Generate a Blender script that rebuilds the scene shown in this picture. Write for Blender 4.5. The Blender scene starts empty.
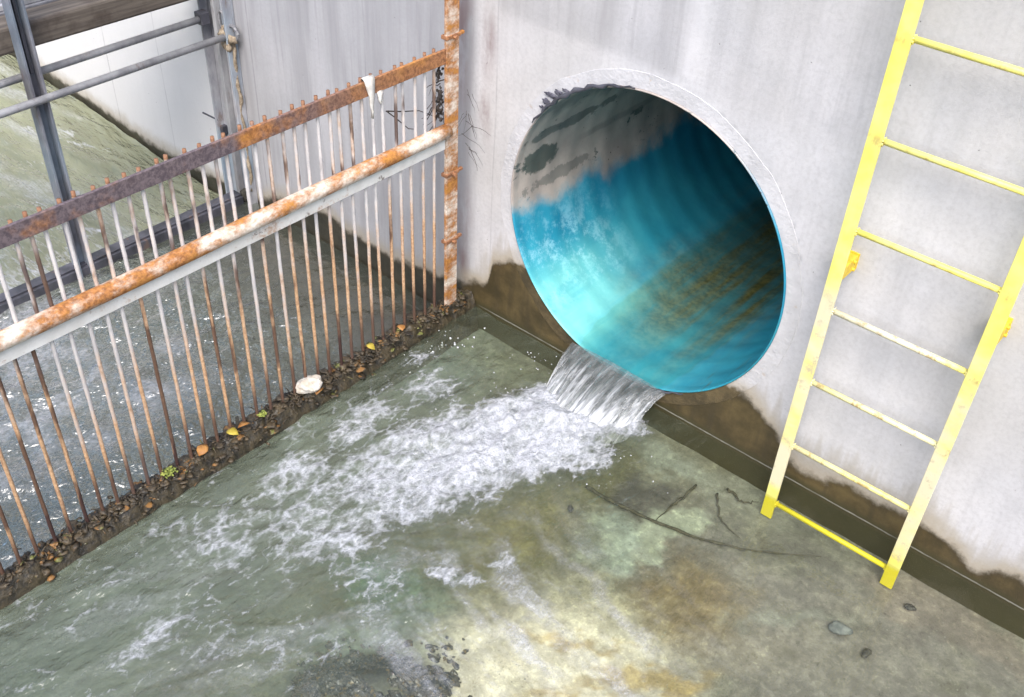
import bpy, bmesh, math, random
import numpy as np
from mathutils import Vector, Matrix
R_ = math.radians
random.seed(7)
rng = np.random.default_rng(7)
sc = bpy.context.scene
col = sc.collection

# ---------------------------------------------------------------- camera
cam_d = bpy.data.cameras.new('camera')
cam = bpy.data.objects.new('camera', cam_d)
col.objects.link(cam)
cam_d.sensor_width = 36.0
cam_d.lens = 36.387
cam_d.clip_start = 0.05
cam_d.clip_end = 500
_r = np.array([[0.75711898, 0.65191785, 0.04211847],
               [0.43430192, -0.45412726, -0.77791405],
               [-0.48800891, 0.60726563, -0.62695754]])
m = Matrix.Identity(4)
for i in range(3):
    m[i][0] = _r[0, i]
    m[i][1] = -_r[1, i]
    m[i][2] = -_r[2, i]
m[0][3], m[1][3], m[2][3] = 1.1196, -2.8458, 2.8103
cam.matrix_world = m
sc.camera = cam

# ---------------------------------------------------------------- world, sun, exposure
SUN_EL, SUN_AZ = 52.0, 146.0          # azimuth measured from +Y towards +X
w = bpy.data.worlds.new('World')
sc.world = w
w.use_nodes = True
nt = w.node_tree
nt.nodes.clear()
sky = nt.nodes.new('ShaderNodeTexSky')
sky.sky_type = 'NISHITA'
sky.sun_disc = False
sky.sun_elevation = R_(SUN_EL)
sky.sun_rotation = R_(SUN_AZ)
sky.air_density = 1.0
sky.dust_density = 3.0
hs = nt.nodes.new('ShaderNodeHueSaturation')
hs.inputs['Saturation'].default_value = 1.0
bgn = nt.nodes.new('ShaderNodeBackground')
bgn.inputs['Strength'].default_value = 0.14
out = nt.nodes.new('ShaderNodeOutputWorld')
nt.links.new(sky.outputs[0], hs.inputs['Color'])
nt.links.new(hs.outputs[0], bgn.inputs['Color'])
nt.links.new(bgn.outputs[0], out.inputs['Surface'])
sd = bpy.data.lights.new('sun', 'SUN')
sd.energy = 1.5
sd.angle = R_(42)
sd.color = (1.0, 0.99, 0.98)
so = bpy.data.objects.new('sun', sd)
col.objects.link(so)
_d = Vector((math.sin(R_(SUN_AZ)) * math.cos(R_(SUN_EL)), math.cos(R_(SUN_AZ)) * math.cos(R_(SUN_EL)), math.sin(R_(SUN_EL))))
so.rotation_euler = _d.to_track_quat('Z', 'Y').to_euler()
so.location = _d * 20
sc.view_settings.view_transform = 'Standard'
sc.view_settings.look = 'None'
sc.view_settings.exposure = 1.27
sc.view_settings.gamma = 1.0
sc.render.engine = 'CYCLES'
sc.cycles.use_denoising = True
sc.cycles.max_bounces = 10
sc.cycles.transparent_max_bounces = 16
sc.cycles.caustics_reflective = False
sc.cycles.caustics_refractive = False

# ---------------------------------------------------------------- numpy noise
_tab = rng.random((256, 256))
def vnoise(x, y):
    xi = np.floor(x).astype(int); yi = np.floor(y).astype(int)
    fx = x - xi; fy = y - yi
    fx = fx * fx * fx * (fx * (fx * 6 - 15) + 10); fy = fy * fy * fy * (fy * (fy * 6 - 15) + 10)
    a = _tab[xi & 255, yi & 255]; b = _tab[(xi + 1) & 255, yi & 255]
    c = _tab[xi & 255, (yi + 1) & 255]; d = _tab[(xi + 1) & 255, (yi + 1) & 255]
    return (a + (b - a) * fx) * (1 - fy) + (c + (d - c) * fx) * fy
def fbm(x, y, o=4, g=0.5):
    s = 0; a = 1; t = 0
    for k in range(o):
        s = s + a * vnoise(x * 2 ** k + 17.3 * k, y * 2 ** k + 9.1 * k); t += a; a *= g
    return s / t
def ridged(x, y, o=4, g=0.5):
    s = 0; a = 1; t = 0
    for k in range(o):
        n = 1 - np.abs(2 * vnoise(x * 2 ** k + 31.3 * k, y * 2 ** k + 5.7 * k) - 1)
        s = s + a * n * n; t += a; a *= g
    return s / t
def sstep(a, b, x):
    t = np.clip((x - a) / (b - a), 0, 1)
    return t * t * (3 - 2 * t)

# ---------------------------------------------------------------- node helper
class NT:
    def __init__(s, name):
        s.m = bpy.data.materials.new(name); s.m.use_nodes = True
        s.t = s.m.node_tree; s.t.nodes.clear()
        s.out = s.t.nodes.new('ShaderNodeOutputMaterial')
        s._pos = None
    def new(s, t, **kw):
        n = s.t.nodes.new(t)
        for k, v in kw.items(): setattr(n, k, v)
        return n
    def set(s, sock, v):
        if v is None: return
        if isinstance(v, bpy.types.NodeSocket): s.t.links.new(v, sock)
        elif isinstance(v, (tuple, list)) and sock.type == 'RGBA' and len(v) == 3: sock.default_value = (*v, 1)
        else: sock.default_value = v
    def pos(s):
        if s._pos is None: s._pos = s.new('ShaderNodeNewGeometry').outputs['Position']
        return s._pos
    def vec(s, scale=(1, 1, 1), rot=(0, 0, 0), loc=(0, 0, 0), src=None):
        n = s.new('ShaderNodeMapping')
        s.set(n.inputs['Vector'], src if src is not None else s.pos())
        n.inputs['Scale'].default_value = scale; n.inputs['Rotation'].default_value = rot; n.inputs['Location'].default_value = loc
        return n.outputs[0]
    def xyz(s, v=None):
        n = s.new('ShaderNodeSeparateXYZ'); s.set(n.inputs[0], v if v is not None else s.pos()); return n.outputs
    def noise(s, scale, detail=4, rough=.55, v=None, dist=0, kind='FBM'):
        n = s.new('ShaderNodeTexNoise'); n.noise_type = kind
        s.set(n.inputs['Vector'], v if v is not None else s.pos())
        n.inputs['Scale'].default_value = scale; n.inputs['Detail'].default_value = detail
        n.inputs['Roughness'].default_value = rough; n.inputs['Distortion'].default_value = dist
        return n.outputs[0]
    def warp(s, amt, scale, v=None, detail=2):
        n = s.new('ShaderNodeTexNoise'); s.set(n.inputs['Vector'], v if v is not None else s.pos())
        n.inputs['Scale'].default_value = scale; n.inputs['Detail'].default_value = detail
        a = s.new('ShaderNodeVectorMath', operation='SUBTRACT'); s.t.links.new(n.outputs['Color'], a.inputs[0]); a.inputs[1].default_value = (.5, .5, .5)
        b = s.new('ShaderNodeVectorMath', operation='SCALE'); s.t.links.new(a.outputs[0], b.inputs[0]); b.inputs['Scale'].default_value = amt
        c = s.new('ShaderNodeVectorMath', operation='ADD'); s.set(c.inputs[0], v if v is not None else s.pos()); s.t.links.new(b.outputs[0], c.inputs[1])
        return c.outputs[0]
    def voro(s, scale, v=None, feature='F1', rand=1.0, out='Distance'):
        n = s.new('ShaderNodeTexVoronoi'); n.feature = feature
        s.set(n.inputs['Vector'], v if v is not None else s.pos()); n.inputs['Scale'].default_value = scale
        n.inputs['Randomness'].default_value = rand
        return n.outputs[out]
    def m_(s, op, a, b=None, c=None, clamp=False):
        n = s.new('ShaderNodeMath', operation=op); n.use_clamp = clamp
        s.set(n.inputs[0], a); s.set(n.inputs[1], b); s.set(n.inputs[2], c); return n.outputs[0]
    def step(s, x, a, b, lo=0., hi=1.):
        n = s.new('ShaderNodeMapRange'); n.interpolation_type = 'SMOOTHSTEP'
        s.set(n.inputs[0], x); n.inputs[1].default_value = a; n.inputs[2].default_value = b
        n.inputs[3].default_value = lo; n.inputs[4].default_value = hi
        return n.outputs[0]
    def mix(s, f, a, b, blend='MIX'):
        n = s.new('ShaderNodeMix'); n.data_type = 'RGBA'; n.blend_type = blend
        s.set(n.inputs[0], f); s.set(n.inputs[6], a); s.set(n.inputs[7], b); return n.outputs[2]
    def attr(s, name, o='Fac'):
        n = s.new('ShaderNodeAttribute'); n.attribute_name = name; return n.outputs[o]
    def rnd(s): return s.new('ShaderNodeObjectInfo').outputs['Random']
    def fres(s, normal, f0, k=1.):
        n = s.new('ShaderNodeLayerWeight'); n.inputs['Blend'].default_value = .5; s.set(n.inputs['Normal'], normal)
        return s.m_('ADD', f0, s.m_('MULTIPLY', s.m_('POWER', n.outputs['Facing'], 4.), (1 - f0) * k))
    def bump(s, h, strength=.3, dist=.01, normal=None):
        n = s.new('ShaderNodeBump'); s.set(n.inputs['Height'], h); n.inputs['Strength'].default_value = strength
        n.inputs['Distance'].default_value = dist
        if normal is not None: s.set(n.inputs['Normal'], normal)
        return n.outputs[0]
    def pbr(s, color, rough=.8, metal=0., normal=None, spec=.5):
        n = s.new('ShaderNodeBsdfPrincipled')
        s.set(n.inputs['Base Color'], color); s.set(n.inputs['Roughness'], rough); s.set(n.inputs['Metallic'], metal)
        n.inputs['Specular IOR Level'].default_value = spec
        if normal is not None: s.set(n.inputs['Normal'], normal)
        return n.outputs[0]
    def mixs(s, f, a, b):
        n = s.new('ShaderNodeMixShader'); s.set(n.inputs[0], f); s.t.links.new(a, n.inputs[1]); s.t.links.new(b, n.inputs[2]); return n.outputs[0]
    def end(s, sh): s.t.links.new(sh, s.out.inputs['Surface']); return s.m

# ---------------------------------------------------------------- mesh helpers
def obj(name, bm, mat=None, parent=None, smooth=False, loc=None):
    me = bpy.data.meshes.new(name)
    bm.normal_update()
    bm.to_mesh(me); bm.free()
    if smooth:
        for p in me.polygons: p.use_smooth = True
    o = bpy.data.objects.new(name, me)
    col.objects.link(o)
    if mat: me.materials.append(mat)
    if parent:
        o.parent = parent
    if loc: o.location = loc
    return o
def thing(name, label, cat, loc=(0, 0, 0), group=None):
    o = bpy.data.objects.new(name, None); col.objects.link(o)
    o.empty_display_size = .1
    o.location = loc; tag(o, label, cat, group); return o
def tag(o, label, cat, group=None):
    o['label'] = label; o['category'] = cat
    if group: o['group'] = group
    return o
def struct(o, kind='structure'):
    o['kind'] = kind; return o
def bx(bm, lo, hi, bev=0.0, seg=2, jit=0.0):
    r = bmesh.ops.create_cube(bm, size=1)
    lo = Vector(lo); hi = Vector(hi); c = (lo + hi) / 2; d = hi - lo
    for v in r['verts']:
        v.co = Vector((v.co.x * d.x, v.co.y * d.y, v.co.z * d.z)) + c
    if bev > 0:
        es = list({e for v in r['verts'] for e in v.link_edges})
        bmesh.ops.bevel(bm, geom=es, offset=bev, segments=seg, affect='EDGES', profile=.5)
    return bm
def tube(bm, pts, rad, n=10, cap=True):
    pts = [Vector(p) for p in pts]
    rads = rad if isinstance(rad, (list, tuple)) else [rad] * len(pts)
    rings = []; up = None
    for i, p in enumerate(pts):
        t = (pts[min(i + 1, len(pts) - 1)] - pts[max(i - 1, 0)]).normalized()
        if up is None:
            up = t.orthogonal().normalized()
        up = (up - t * up.dot(t)).normalized()
        b = t.cross(up)
        rings.append([bm.verts.new(p + (up * math.cos(2 * math.pi * k / n) + b * math.sin(2 * math.pi * k / n)) * rads[i]) for k in range(n)])
    for a, b in zip(rings, rings[1:]):
        for k in range(n):
            bm.faces.new((a[k], a[(k + 1) % n], b[(k + 1) % n], b[k]))
    if cap:
        bm.faces.new(rings[0][::-1]); bm.faces.new(rings[-1])
    return bm
def lump(bm, c, r, sub=2, jit=.25, flat=(1, 1, 1), seed=None):
    rr = random.Random(seed)
    g = bmesh.ops.create_icosphere(bm, subdivisions=sub, radius=1)
    ph = [rr.uniform(0, 6) for _ in range(6)]
    for v in g['verts']:
        n = v.co.copy()
        k = 1 + jit * (math.sin(n.x * 3 + ph[0]) * math.sin(n.y * 3.4 + ph[1]) + .6 * math.sin(n.z * 5 + ph[2] + n.x * 4) + .35 * math.sin(n.y * 9 + ph[3]) * math.sin(n.x * 8 + ph[4]))
        v.co = Vector((n.x * r * k * flat[0], n.y * r * k * flat[1], n.z * r * k * flat[2])) + Vector(c)
    return bm
def grid_mesh(name, xs, ys, zfun, attrs, mat, hole=None, plane='XY'):
    """regular sheet; attrs: dict name -> array (nx,ny) or (nx,ny,3)"""
    nx, ny = len(xs), len(ys)
    Xg, Yg = np.meshgrid(xs, ys, indexing='ij')
    Zg = zfun(Xg, Yg) if callable(zfun) else zfun
    if plane == 'XY': co = np.stack([Xg, Yg, Zg], -1)
    else: co = np.stack([Xg, Zg, Yg], -1)
    idx = np.arange(nx * ny).reshape(nx, ny)
    q = np.stack([idx[:-1, :-1], idx[1:, :-1], idx[1:, 1:], idx[:-1, 1:]], -1).reshape(-1, 4)
    if hole is not None:
        cx = (Xg[:-1, :-1] + Xg[1:, 1:]) / 2; cy = (Yg[:-1, :-1] + Yg[1:, 1:]) / 2
        q = q[~hole(cx, cy).reshape(-1)]
    used = np.unique(q); rem = -np.ones(nx * ny, int); rem[used] = np.arange(len(used))
    q = rem[q]; co = co.reshape(-1, 3)[used]
    me = bpy.data.meshes.new(name)
    me.vertices.add(len(co)); me.vertices.foreach_set('co', co.astype(np.float32).ravel())
    me.loops.add(q.size); me.loops.foreach_set('vertex_index', q.astype(np.int32).ravel())
    me.polygons.add(len(q)); me.polygons.foreach_set('loop_start', np.arange(0, q.size, 4, dtype=np.int32))
    me.polygons.foreach_set('use_smooth', np.ones(len(q), bool))
    me.update(calc_edges=True)
    for k, a in attrs.items():
        if a.ndim == 3:
            at = me.attributes.new(k, 'FLOAT_COLOR', 'POINT')
            c4 = np.concatenate([a.reshape(-1, 3)[used], np.ones((len(used), 1))], 1)
            at.data.foreach_set('color', c4.astype(np.float32).ravel())
        else:
            at = me.attributes.new(k, 'FLOAT', 'POINT')
            at.data.foreach_set('value', a.reshape(-1)[used].astype(np.float32).ravel())
    me.materials.append(mat)
    o = bpy.data.objects.new(name, me); col.objects.link(o)
    return o

# ---------------------------------------------------------------- place constants (metres)
PX, PZ, PR = -0.593, 0.682, 0.613         # pipe axis and inner radius
SX = -1.418                               # plane of the bar screen
FX = -3.05                                # plane of the sluice frame
LZ = -0.12                                # water level beyond the bar screen
def far_z(x): return np.interp(x, [-12, -5.6, -3.9, -3.1], [-.02, -.06, -.19, -.22])

# ================================================================ MATERIALS
def mat_wall():
    n = NT('weathered_concrete')
    X, Y, Z = n.xyz()
    grey = n.attr('grey'); wetd = n.attr('wetd'); rust = n.attr('rust')
    st = n.noise(1, 5, .6, n.vec((9, 1, .7)))
    st2 = n.noise(1, 4, .6, n.vec((28, 1, 1.6), loc=(3, 0, 1)))
    blot = n.noise(2.3, 5, .6)
    fine = n.noise(60, 4, .7)
    grit = n.noise(300, 2, .6)
    c = n.mix(n.step(blot, .36, .66), (.505, .505, .52), (.625, .617, .63))
    c = n.mix(n.m_('MULTIPLY', n.step(st, .38, .7), n.m_('ADD', n.m_('MULTIPLY', grey, .75), .16)), c, (.30, .297, .306))
    c = n.mix(n.m_('MULTIPLY', n.step(st2, .5, .75), n.m_('ADD', n.m_('MULTIPLY', grey, .5), .15)), c, (.28, .27, .285))
    c = n.mix(n.m_('MULTIPLY', n.step(st2, .52, .3), n.m_('MULTIPLY', grey, .4)), c, (.50, .49, .52))
    c = n.mix(n.m_('MULTIPLY', n.step(n.noise(1.1, 3, .5, n.vec(loc=(9, 2, 4))), .45, .7), .35), c, (.47, .44, .39))
    c = n.mix(n.m_('MULTIPLY', grey, .60), c, (.26, .258, .27))
    c = n.mix(n.step(fine, .38, .72, 0, .26), c, (.30, .29, .29))
    c = n.mix(n.m_('MULTIPLY', n.step(X, -3.02, -3.10), .75), c, (.74, .735, .73))
    # small air holes
    pv = n.voro(26)
    ph = n.m_('MULTIPLY', n.step(pv, .075, .045), n.step(n.noise(9, 2), .55, .6))
    c = n.mix(n.m_('MULTIPLY', ph, .7), c, (.10, .095, .09))
    # board joints
    def seam(x0, w, z0=-9, z1=9, colr=(.22, .215, .225), f=.6):
        nonlocal c
        wob = n.m_('MULTIPLY', n.m_('SUBTRACT', n.noise(2.5, 2, v=n.vec((1, 1, 1), loc=(x0 * 7, 0, 0))), .5), .02)
        d = n.m_('ABSOLUTE', n.m_('SUBTRACT', n.m_('ADD', X, wob), x0))
        k = n.step(d, w, w * .3)
        k = n.m_('MULTIPLY', k, n.m_('MULTIPLY', n.step(Z, z0, z0 + .03), n.step(Z, z1, z1 - .03)))
        k = n.m_('MULTIPLY', k, n.step(n.noise(7, 3), .3, .6, .3, 1.))
        c = n.mix(n.m_('MULTIPLY', k, f), c, colr)
    seam(-2.87, .007, .0)
    seam(-2.06, .006, .5, 9, f=.4)
    seam(-1.315, .005, .1, f=.3)
    seam(-4.25, .007, -.1, f=.45); seam(-3.7, .006, -.1, f=.3)
    seam(-0.485, .045, 1.38, 9, colr=(.60, .59, .60), f=.8)
    seam(1.25, .006, .1, f=.35)
    # rust bleed at the wall fixings
    c = n.mix(n.m_('MULTIPLY', rust, n.step(n.noise(14, 4, .6, n.vec((1, 1, .35))), .3, .65)), c, (.19, .12, .115))
    # damp foot of the wall
    wn = n.m_('ADD', wetd, n.m_('ADD', n.m_('MULTIPLY', n.m_('SUBTRACT', n.noise(9, 6, .68), .5), .12), n.m_('MULTIPLY', n.m_('SUBTRACT', n.noise(1, 4, .6, n.vec((34, 1, 4))), .5), .014)))
    wet = n.step(wn, .020, -.022)
    dr = n.noise(1, 4, .6, n.vec((22, 1, 2.2), loc=(2, 0, 5)))
    old = n.m_('MULTIPLY', n.step(n.m_('SUBTRACT', wn, n.m_('MULTIPLY', n.m_('SUBTRACT', dr, .35), .42)), .10, -.02), n.m_('MULTIPLY', n.step(X, -1.5, -1.38), .38))
    c = n.mix(old, c, (.31, .27, .205))
    halo = n.m_('MULTIPLY', n.step(wn, .10, .0), .62)
    c = n.mix(halo, c, (.36, .30, .20))
    wb = n.noise(5, 5, .65)
    wc = n.mix(n.step(wb, .35, .68), (.048, .037, .017), (.125, .092, .042))
    wc = n.mix(n.step(n.noise(1, 4, .6, n.vec((16, 1, 1.2))), .45, .7, 0, .6), wc, (.045, .036, .022))
    wc = n.mix(n.step(n.m_('ADD', X, n.m_('MULTIPLY', wb, .2)), -1.32, -1.38), wc, n.mix(n.step(wb, .35, .7), (.030, .028, .020), (.070, .064, .045)))
    wc = n.mix(n.m_('MULTIPLY', n.step(Z, .05, .012), n.step(X, -1.6, -1.35)), wc, n.mix(wb, (.032, .028, .013), (.070, .062, .030)))
    wc = n.mix(n.step(wn, -.045, .0, 0, .7), wc, (.042, .030, .016))
    c = n.mix(wet, c, wc)
    # pale line at the waterline, the meniscus highlight painted on the wall
    zz = n.m_('ADD', Z, n.m_('MULTIPLY', n.m_('SUBTRACT', n.noise(30, 2), .5), .004))
    tl = n.m_('MULTIPLY', n.step(n.m_('ABSOLUTE', n.m_('SUBTRACT', zz, .009)), .0042, .0015), n.step(X, -1.4, -1.3))
    c = n.mix(n.m_('MULTIPLY', tl, n.step(n.noise(8, 3), .3, .55, .15, .7)), c, (.30, .295, .26))
    h = n.m_('ADD', n.m_('MULTIPLY', fine, .6), n.m_('ADD', n.m_('MULTIPLY', grit, .3), n.m_('MULTIPLY', ph, -1.5)))
    rough = n.m_('SUBTRACT', .88, n.m_('MULTIPLY', wet, n.step(wb, .3, .7, .35, .6)))
    return n.end(n.pbr(c, rough, 0, n.bump(h, .35, .006), .4))
def mat_collar():
    n = NT('grout')
    X, Y, Z = n.xyz()
    b = n.noise(7, 5, .65); f = n.noise(45, 4, .7)
    c = n.mix(n.step(b, .3, .7), (.455, .452, .46), (.575, .568, .58))
    c = n.mix(n.step(f, .55, .8, 0, .3), c, (.36, .355, .36))
    c = n.mix(n.step(n.noise(18, 3, .6, n.vec(loc=(4, 1, 2))), .62, .72, 0, .5), c, (.42, .33, .24))
    wl = n.attr('wetd')
    wn = n.m_('ADD', wl, n.m_('MULTIPLY', n.m_('SUBTRACT', n.noise(9, 4, .6), .5), .11))
    c = n.mix(n.m_('MULTIPLY', n.step(wn, .09, 0), .6), c, (.36, .30, .20))
    wb = n.noise(6, 5, .65)
    c = n.mix(n.step(wn, .016, -.012), c, n.mix(n.step(wb, .35, .68), (.048, .037, .017), (.125, .092, .042)))
    h = n.m_('ADD', n.m_('MULTIPLY', b, 1.2), f)
    return n.end(n.pbr(c, .85, 0, n.bump(h, .5, .008)))
def mat_pipe():
    n = NT('turquoise_pipe_lining')
    ang = n.attr('ang'); Y = n.xyz()[1]          # ang: degrees, 0 = +X, 90 = crown, 180 = -X side
    b = n.noise(5, 5, .6); f = n.noise(40, 4, .7)
    ax = n.noise(1, 4, .6, n.vec((12, 1.2, 12)))
    c = n.mix(n.step(b, .3, .7), (.016, .23, .33), (.030, .32, .41))
    c = n.mix(n.m_('MULTIPLY', n.step(n.noise(9, 8, .85, n.vec(loc=(1, 2, 3))), .46, .60), n.m_('MULTIPLY', n.m_('MULTIPLY', n.step(ang, 182, 197), n.step(ang, 250, 225)), n.step(Y, .75, .30))), c, (.26, .55, .64))  # pale blotches near the mouth, also painting in the light from outside
    # pale belt low by the mouth, light falling in painted into the colour
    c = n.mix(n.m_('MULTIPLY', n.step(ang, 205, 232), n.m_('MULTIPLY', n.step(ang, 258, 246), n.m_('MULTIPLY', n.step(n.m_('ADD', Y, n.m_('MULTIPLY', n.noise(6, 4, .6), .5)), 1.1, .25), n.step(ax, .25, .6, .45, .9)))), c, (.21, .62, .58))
    c = n.mix(n.step(ang, 225, 190, 0, .75), c, n.mix(n.step(b, .3, .7), (.010, .17, .30), (.020, .25, .38)))  # less lit upper side painted darker and bluer
    # bare grey crown
    wob = n.m_('ADD', ang, n.m_('MULTIPLY', n.m_('SUBTRACT', n.noise(4.5, 5, .6), .5), 34))
    g = n.m_('MULTIPLY', n.step(wob, 198, 187), n.step(ang, 25, 70))
    gc = n.mix(n.step(b, .3, .7), (.36, .30, .26), (.54, .45, .385))
    gc = n.mix(n.m_('MULTIPLY', n.step(n.noise(8, 5, .7, n.vec((1, .6, 1))), .60, .66), .85), gc, (.045, .055, .045))
    gc = n.mix(n.step(n.m_('ABSOLUTE', n.m_('SUBTRACT', wob, 143)), 9, 2, 0, .6), gc, (.06, .06, .055))
    def blotch(a0, y0, ra, ry, colr, f, sc=9):
        nonlocal gc
        dn = n.m_('MULTIPLY', n.m_('SUBTRACT', n.noise(sc, 5, .7, n.vec(loc=(a0, y0, 0))), .5), 2.2)
        da = n.m_('DIVIDE', n.m_('SUBTRACT', ang, a0), ra); dy = n.m_('DIVIDE', n.m_('SUBTRACT', Y, y0), ry)
        d = n.m_('ADD', n.m_('SQRT', n.m_('ADD', n.m_('MULTIPLY', da, da), n.m_('MULTIPLY', dy, dy))), dn)
        gc = n.mix(n.m_('MULTIPLY', n.step(d, 1.0, .75), f), gc, colr)
    blotch(172, .16, 6, .13, (.05, .055, .035), .85)
    blotch(160, .30, 3, .35, (.07, .065, .05), .7)
    blotch(138, .42, 2.2, .035, (.01, .01, .01), 1., 4)
    blotch(146, .75, 2.5, .5, (.06, .055, .05), .7)
    blotch(184, .30, 3, .25, (.12, .11, .09), .6, 22)
    c = n.mix(n.m_('MULTIPLY', g, .93), c, gc)
    spk = n.m_('MULTIPLY', n.step(n.voro(34), .16, .08), n.step(n.noise(5, 2, .5, n.vec(loc=(3, 3, 3))), .53, .62))
    c = n.mix(n.m_('MULTIPLY', spk, n.step(wob, 200, 180)), c, (.03, .03, .028))
    seam = n.step(n.m_('ABSOLUTE', n.m_('SUBTRACT', ang, n.m_('ADD', 171, n.m_('MULTIPLY', ax, 3)))), 2.2, .8)
    c = n.mix(n.m_('MULTIPLY', seam, n.m_('MULTIPLY', n.step(Y, .35, .55), .6)), c, (.22, .2, .18))
    # brown algae stain where the flow runs
    al = n.m_('MULTIPLY', n.step(wob, 232, 266), n.step(wob, 312, 292))
    al2 = n.m_('MULTIPLY', al, n.step(ax, .32, .62, .22, 1.))
    al2 = n.m_('MULTIPLY', al2, n.step(Y, .05, .8, .16, 1.))
    c = n.mix(al2, c, n.mix(n.step(f, .3, .7), (.085, .085, .022), (.26, .23, .075)))
    dk = n.m_('MULTIPLY', n.step(n.noise(1, 4, .6, n.vec((14, 2.2, 14), loc=(5, 0, 0))), .58, .68), n.m_('MULTIPLY', n.step(wob, 285, 300), .6))
    c = n.mix(dk, c, (.09, .10, .06))
    h = n.m_('ADD', f, n.m_('MULTIPLY', b, 1.))
    return n.end(n.pbr(c, n.step(b, .3, .7, .38, .6), 0, n.bump(h, .16, .006), .5))
def mat_floor():
    n = NT('silted_concrete')
    c = n.attr('tone', 'Color')
    w = n.warp(.06, 6)
    b = n.noise(14, 7, .7, w); f = n.noise(70, 5, .75); g = n.noise(4, 5, .6)
    c = n.mix(n.step(b, .25, .75, 0, .8), c, n.mix(1., c, (.55, .55, .50), 'MULTIPLY'))
    c = n.mix(n.m_('MULTIPLY', n.step(b, .55, .30), .55), c, n.mix(1., c, (1.5, 1.52, 1.36), 'MULTIPLY'))
    c = n.mix(n.step(f, .45, .8, 0, .5), c, n.mix(1., c, (.45, .42, .35), 'MULTIPLY'))
    c = n.mix(n.step(g, .55, .75, 0, .35), c, (.075, .07, .03))
    sp = n.noise(34, 6, .8, n.vec(loc=(4, 4, 4)))
    c = n.mix(n.step(sp, .53, .66, 0, .55), c, n.mix(1., c, (1.75, 1.8, 1.65), 'MULTIPLY'))
    c = n.mix(n.step(sp, .44, .34, 0, .6), c, n.mix(1., c, (.42, .42, .36), 'MULTIPLY'))
    pb = n.m_('MULTIPLY', n.step(n.voro(38, w), .15, .08), n.step(n.noise(7, 2, .5, n.vec(loc=(8, 8, 8))), .55, .6))
    c = n.mix(pb, c, (.20, .20, .17))
    cr = n.step(n.voro(2.6, n.warp(.25, 5, None, 5), 'DISTANCE_TO_EDGE'), .012, .004)
    cr = n.m_('MULTIPLY', cr, n.step(n.noise(3, 2, .5, n.vec(loc=(1, 5, 2))), .60, .66))
    c = n.mix(n.m_('MULTIPLY', cr, .15), c, (.03, .028, .02))
    h = n.m_('ADD', b, n.m_('MULTIPLY', f, .4))
    return n.end(n.pbr(c, .8, 0, n.bump(h, .4, .008), .3))
def mat_water(name, tint, milky, wave=(14, .35), stretch=(1, 1, 1), ang=0., fdir=(1, 1, 1), ior=1.36, fine=.25, rg=.03):
    n = NT(name)
    dens = n.attr('foam'); turb = n.attr('turbid'); chop = n.attr('chop')
    v = n.vec(stretch, (0, 0, ang))
    wv = n.noise(wave[0], 4, .55, n.warp(.05, 7, v))
    wv2 = n.noise(wave[0] * 4.5, 3, .55, n.warp(.02, 16, v))
    hgt = n.m_('MULTIPLY', n.m_('ADD', wv, n.m_('MULTIPLY', wv2, fine)), chop)
    nb = n.bump(hgt, 1.0, wave[1] * .1)
    gl = n.new('ShaderNodeBsdfGlossy'); gl.inputs['Roughness'].default_value = rg; n.set(gl.inputs['Normal'], nb)
    gl.inputs['Color'].default_value = (1, 1, 1, 1)
    tr = n.new('ShaderNodeBsdfTransparent'); n.set(tr.inputs[0], tint)
    df = n.new('ShaderNodeBsdfDiffuse')
    n.set(df.inputs['Color'], n.mix(n.step(n.noise(3, 4, .6, v), .3, .7), milky, tuple(x * .72 for x in milky)))
    n.set(df.inputs['Normal'], nb)
    under = n.mixs(turb, tr.outputs[0], df.outputs[0])
    sh = n.mixs(n.fres(nb, ((ior - 1) / (ior + 1)) ** 2), under, gl.outputs[0])
    # foam: lacy where thin, solid where thick
    fv = n.warp(.09, 6, n.vec(fdir), 4)
    lace = n.voro(13, fv, 'DISTANCE_TO_EDGE')
    lace2 = n.voro(31, n.warp(.03, 20, fv), 'DISTANCE_TO_EDGE')
    ln = n.m_('SUBTRACT', 1., n.m_('ADD', n.m_('MULTIPLY', n.step(lace, .0, .26), .6), n.m_('MULTIPLY', n.step(lace2, .0, .3), .4)))
    big = n.noise(6, 6, .68, fv); fn = n.noise(55, 5, .72, n.vec(fdir)); fn2 = n.noise(150, 3, .7)
    s = n.m_('ADD', n.m_('MULTIPLY', ln, .30), n.m_('ADD', n.m_('MULTIPLY', big, 1.0), n.m_('MULTIPLY', fn, .40)))
    s = n.m_('ADD', n.m_('SUBTRACT', s, 1.13), dens)
    fm = n.step(n.m_('DIVIDE', n.m_('SUBTRACT', s, .05), n.m_('ADD', .22, n.m_('MULTIPLY', dens, .62))), 0., 1.)
    fm = n.m_('MULTIPLY', fm, n.step(dens, .03, .12))
    fd = n.new('ShaderNodeBsdfPrincipled')
    fc = n.mix(n.step(fn, .3, .72), (.36, .38, .43), (.71, .725, .77))
    fc = n.mix(n.step(fn2, .35, .7, 0, .5), fc, (.72, .73, .79))
    n.set(fd.inputs['Base Color'], fc); fd.inputs['Roughness'].default_value = .5
    n.set(fd.inputs['Normal'], n.bump(n.m_('ADD', fn, n.m_('ADD', n.m_('MULTIPLY', fn2, .4), n.m_('MULTIPLY', big, 1.))), .75, .025))
    sh = n.mixs(n.m_('MULTIPLY', fm, .90), sh, fd.outputs[0])
    vl = n.m_('MULTIPLY', n.attr('veil'), n.step(n.m_('ADD', n.m_('MULTIPLY', big, .5), n.m_('MULTIPLY', fn, .5)), .25, .72))  # veil lays painted sky reflection and flow lines in the foam colour
    sh = n.mixs(n.m_('MULTIPLY', vl, .66), sh, fd.outputs[0])
    return n.end(sh)
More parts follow.
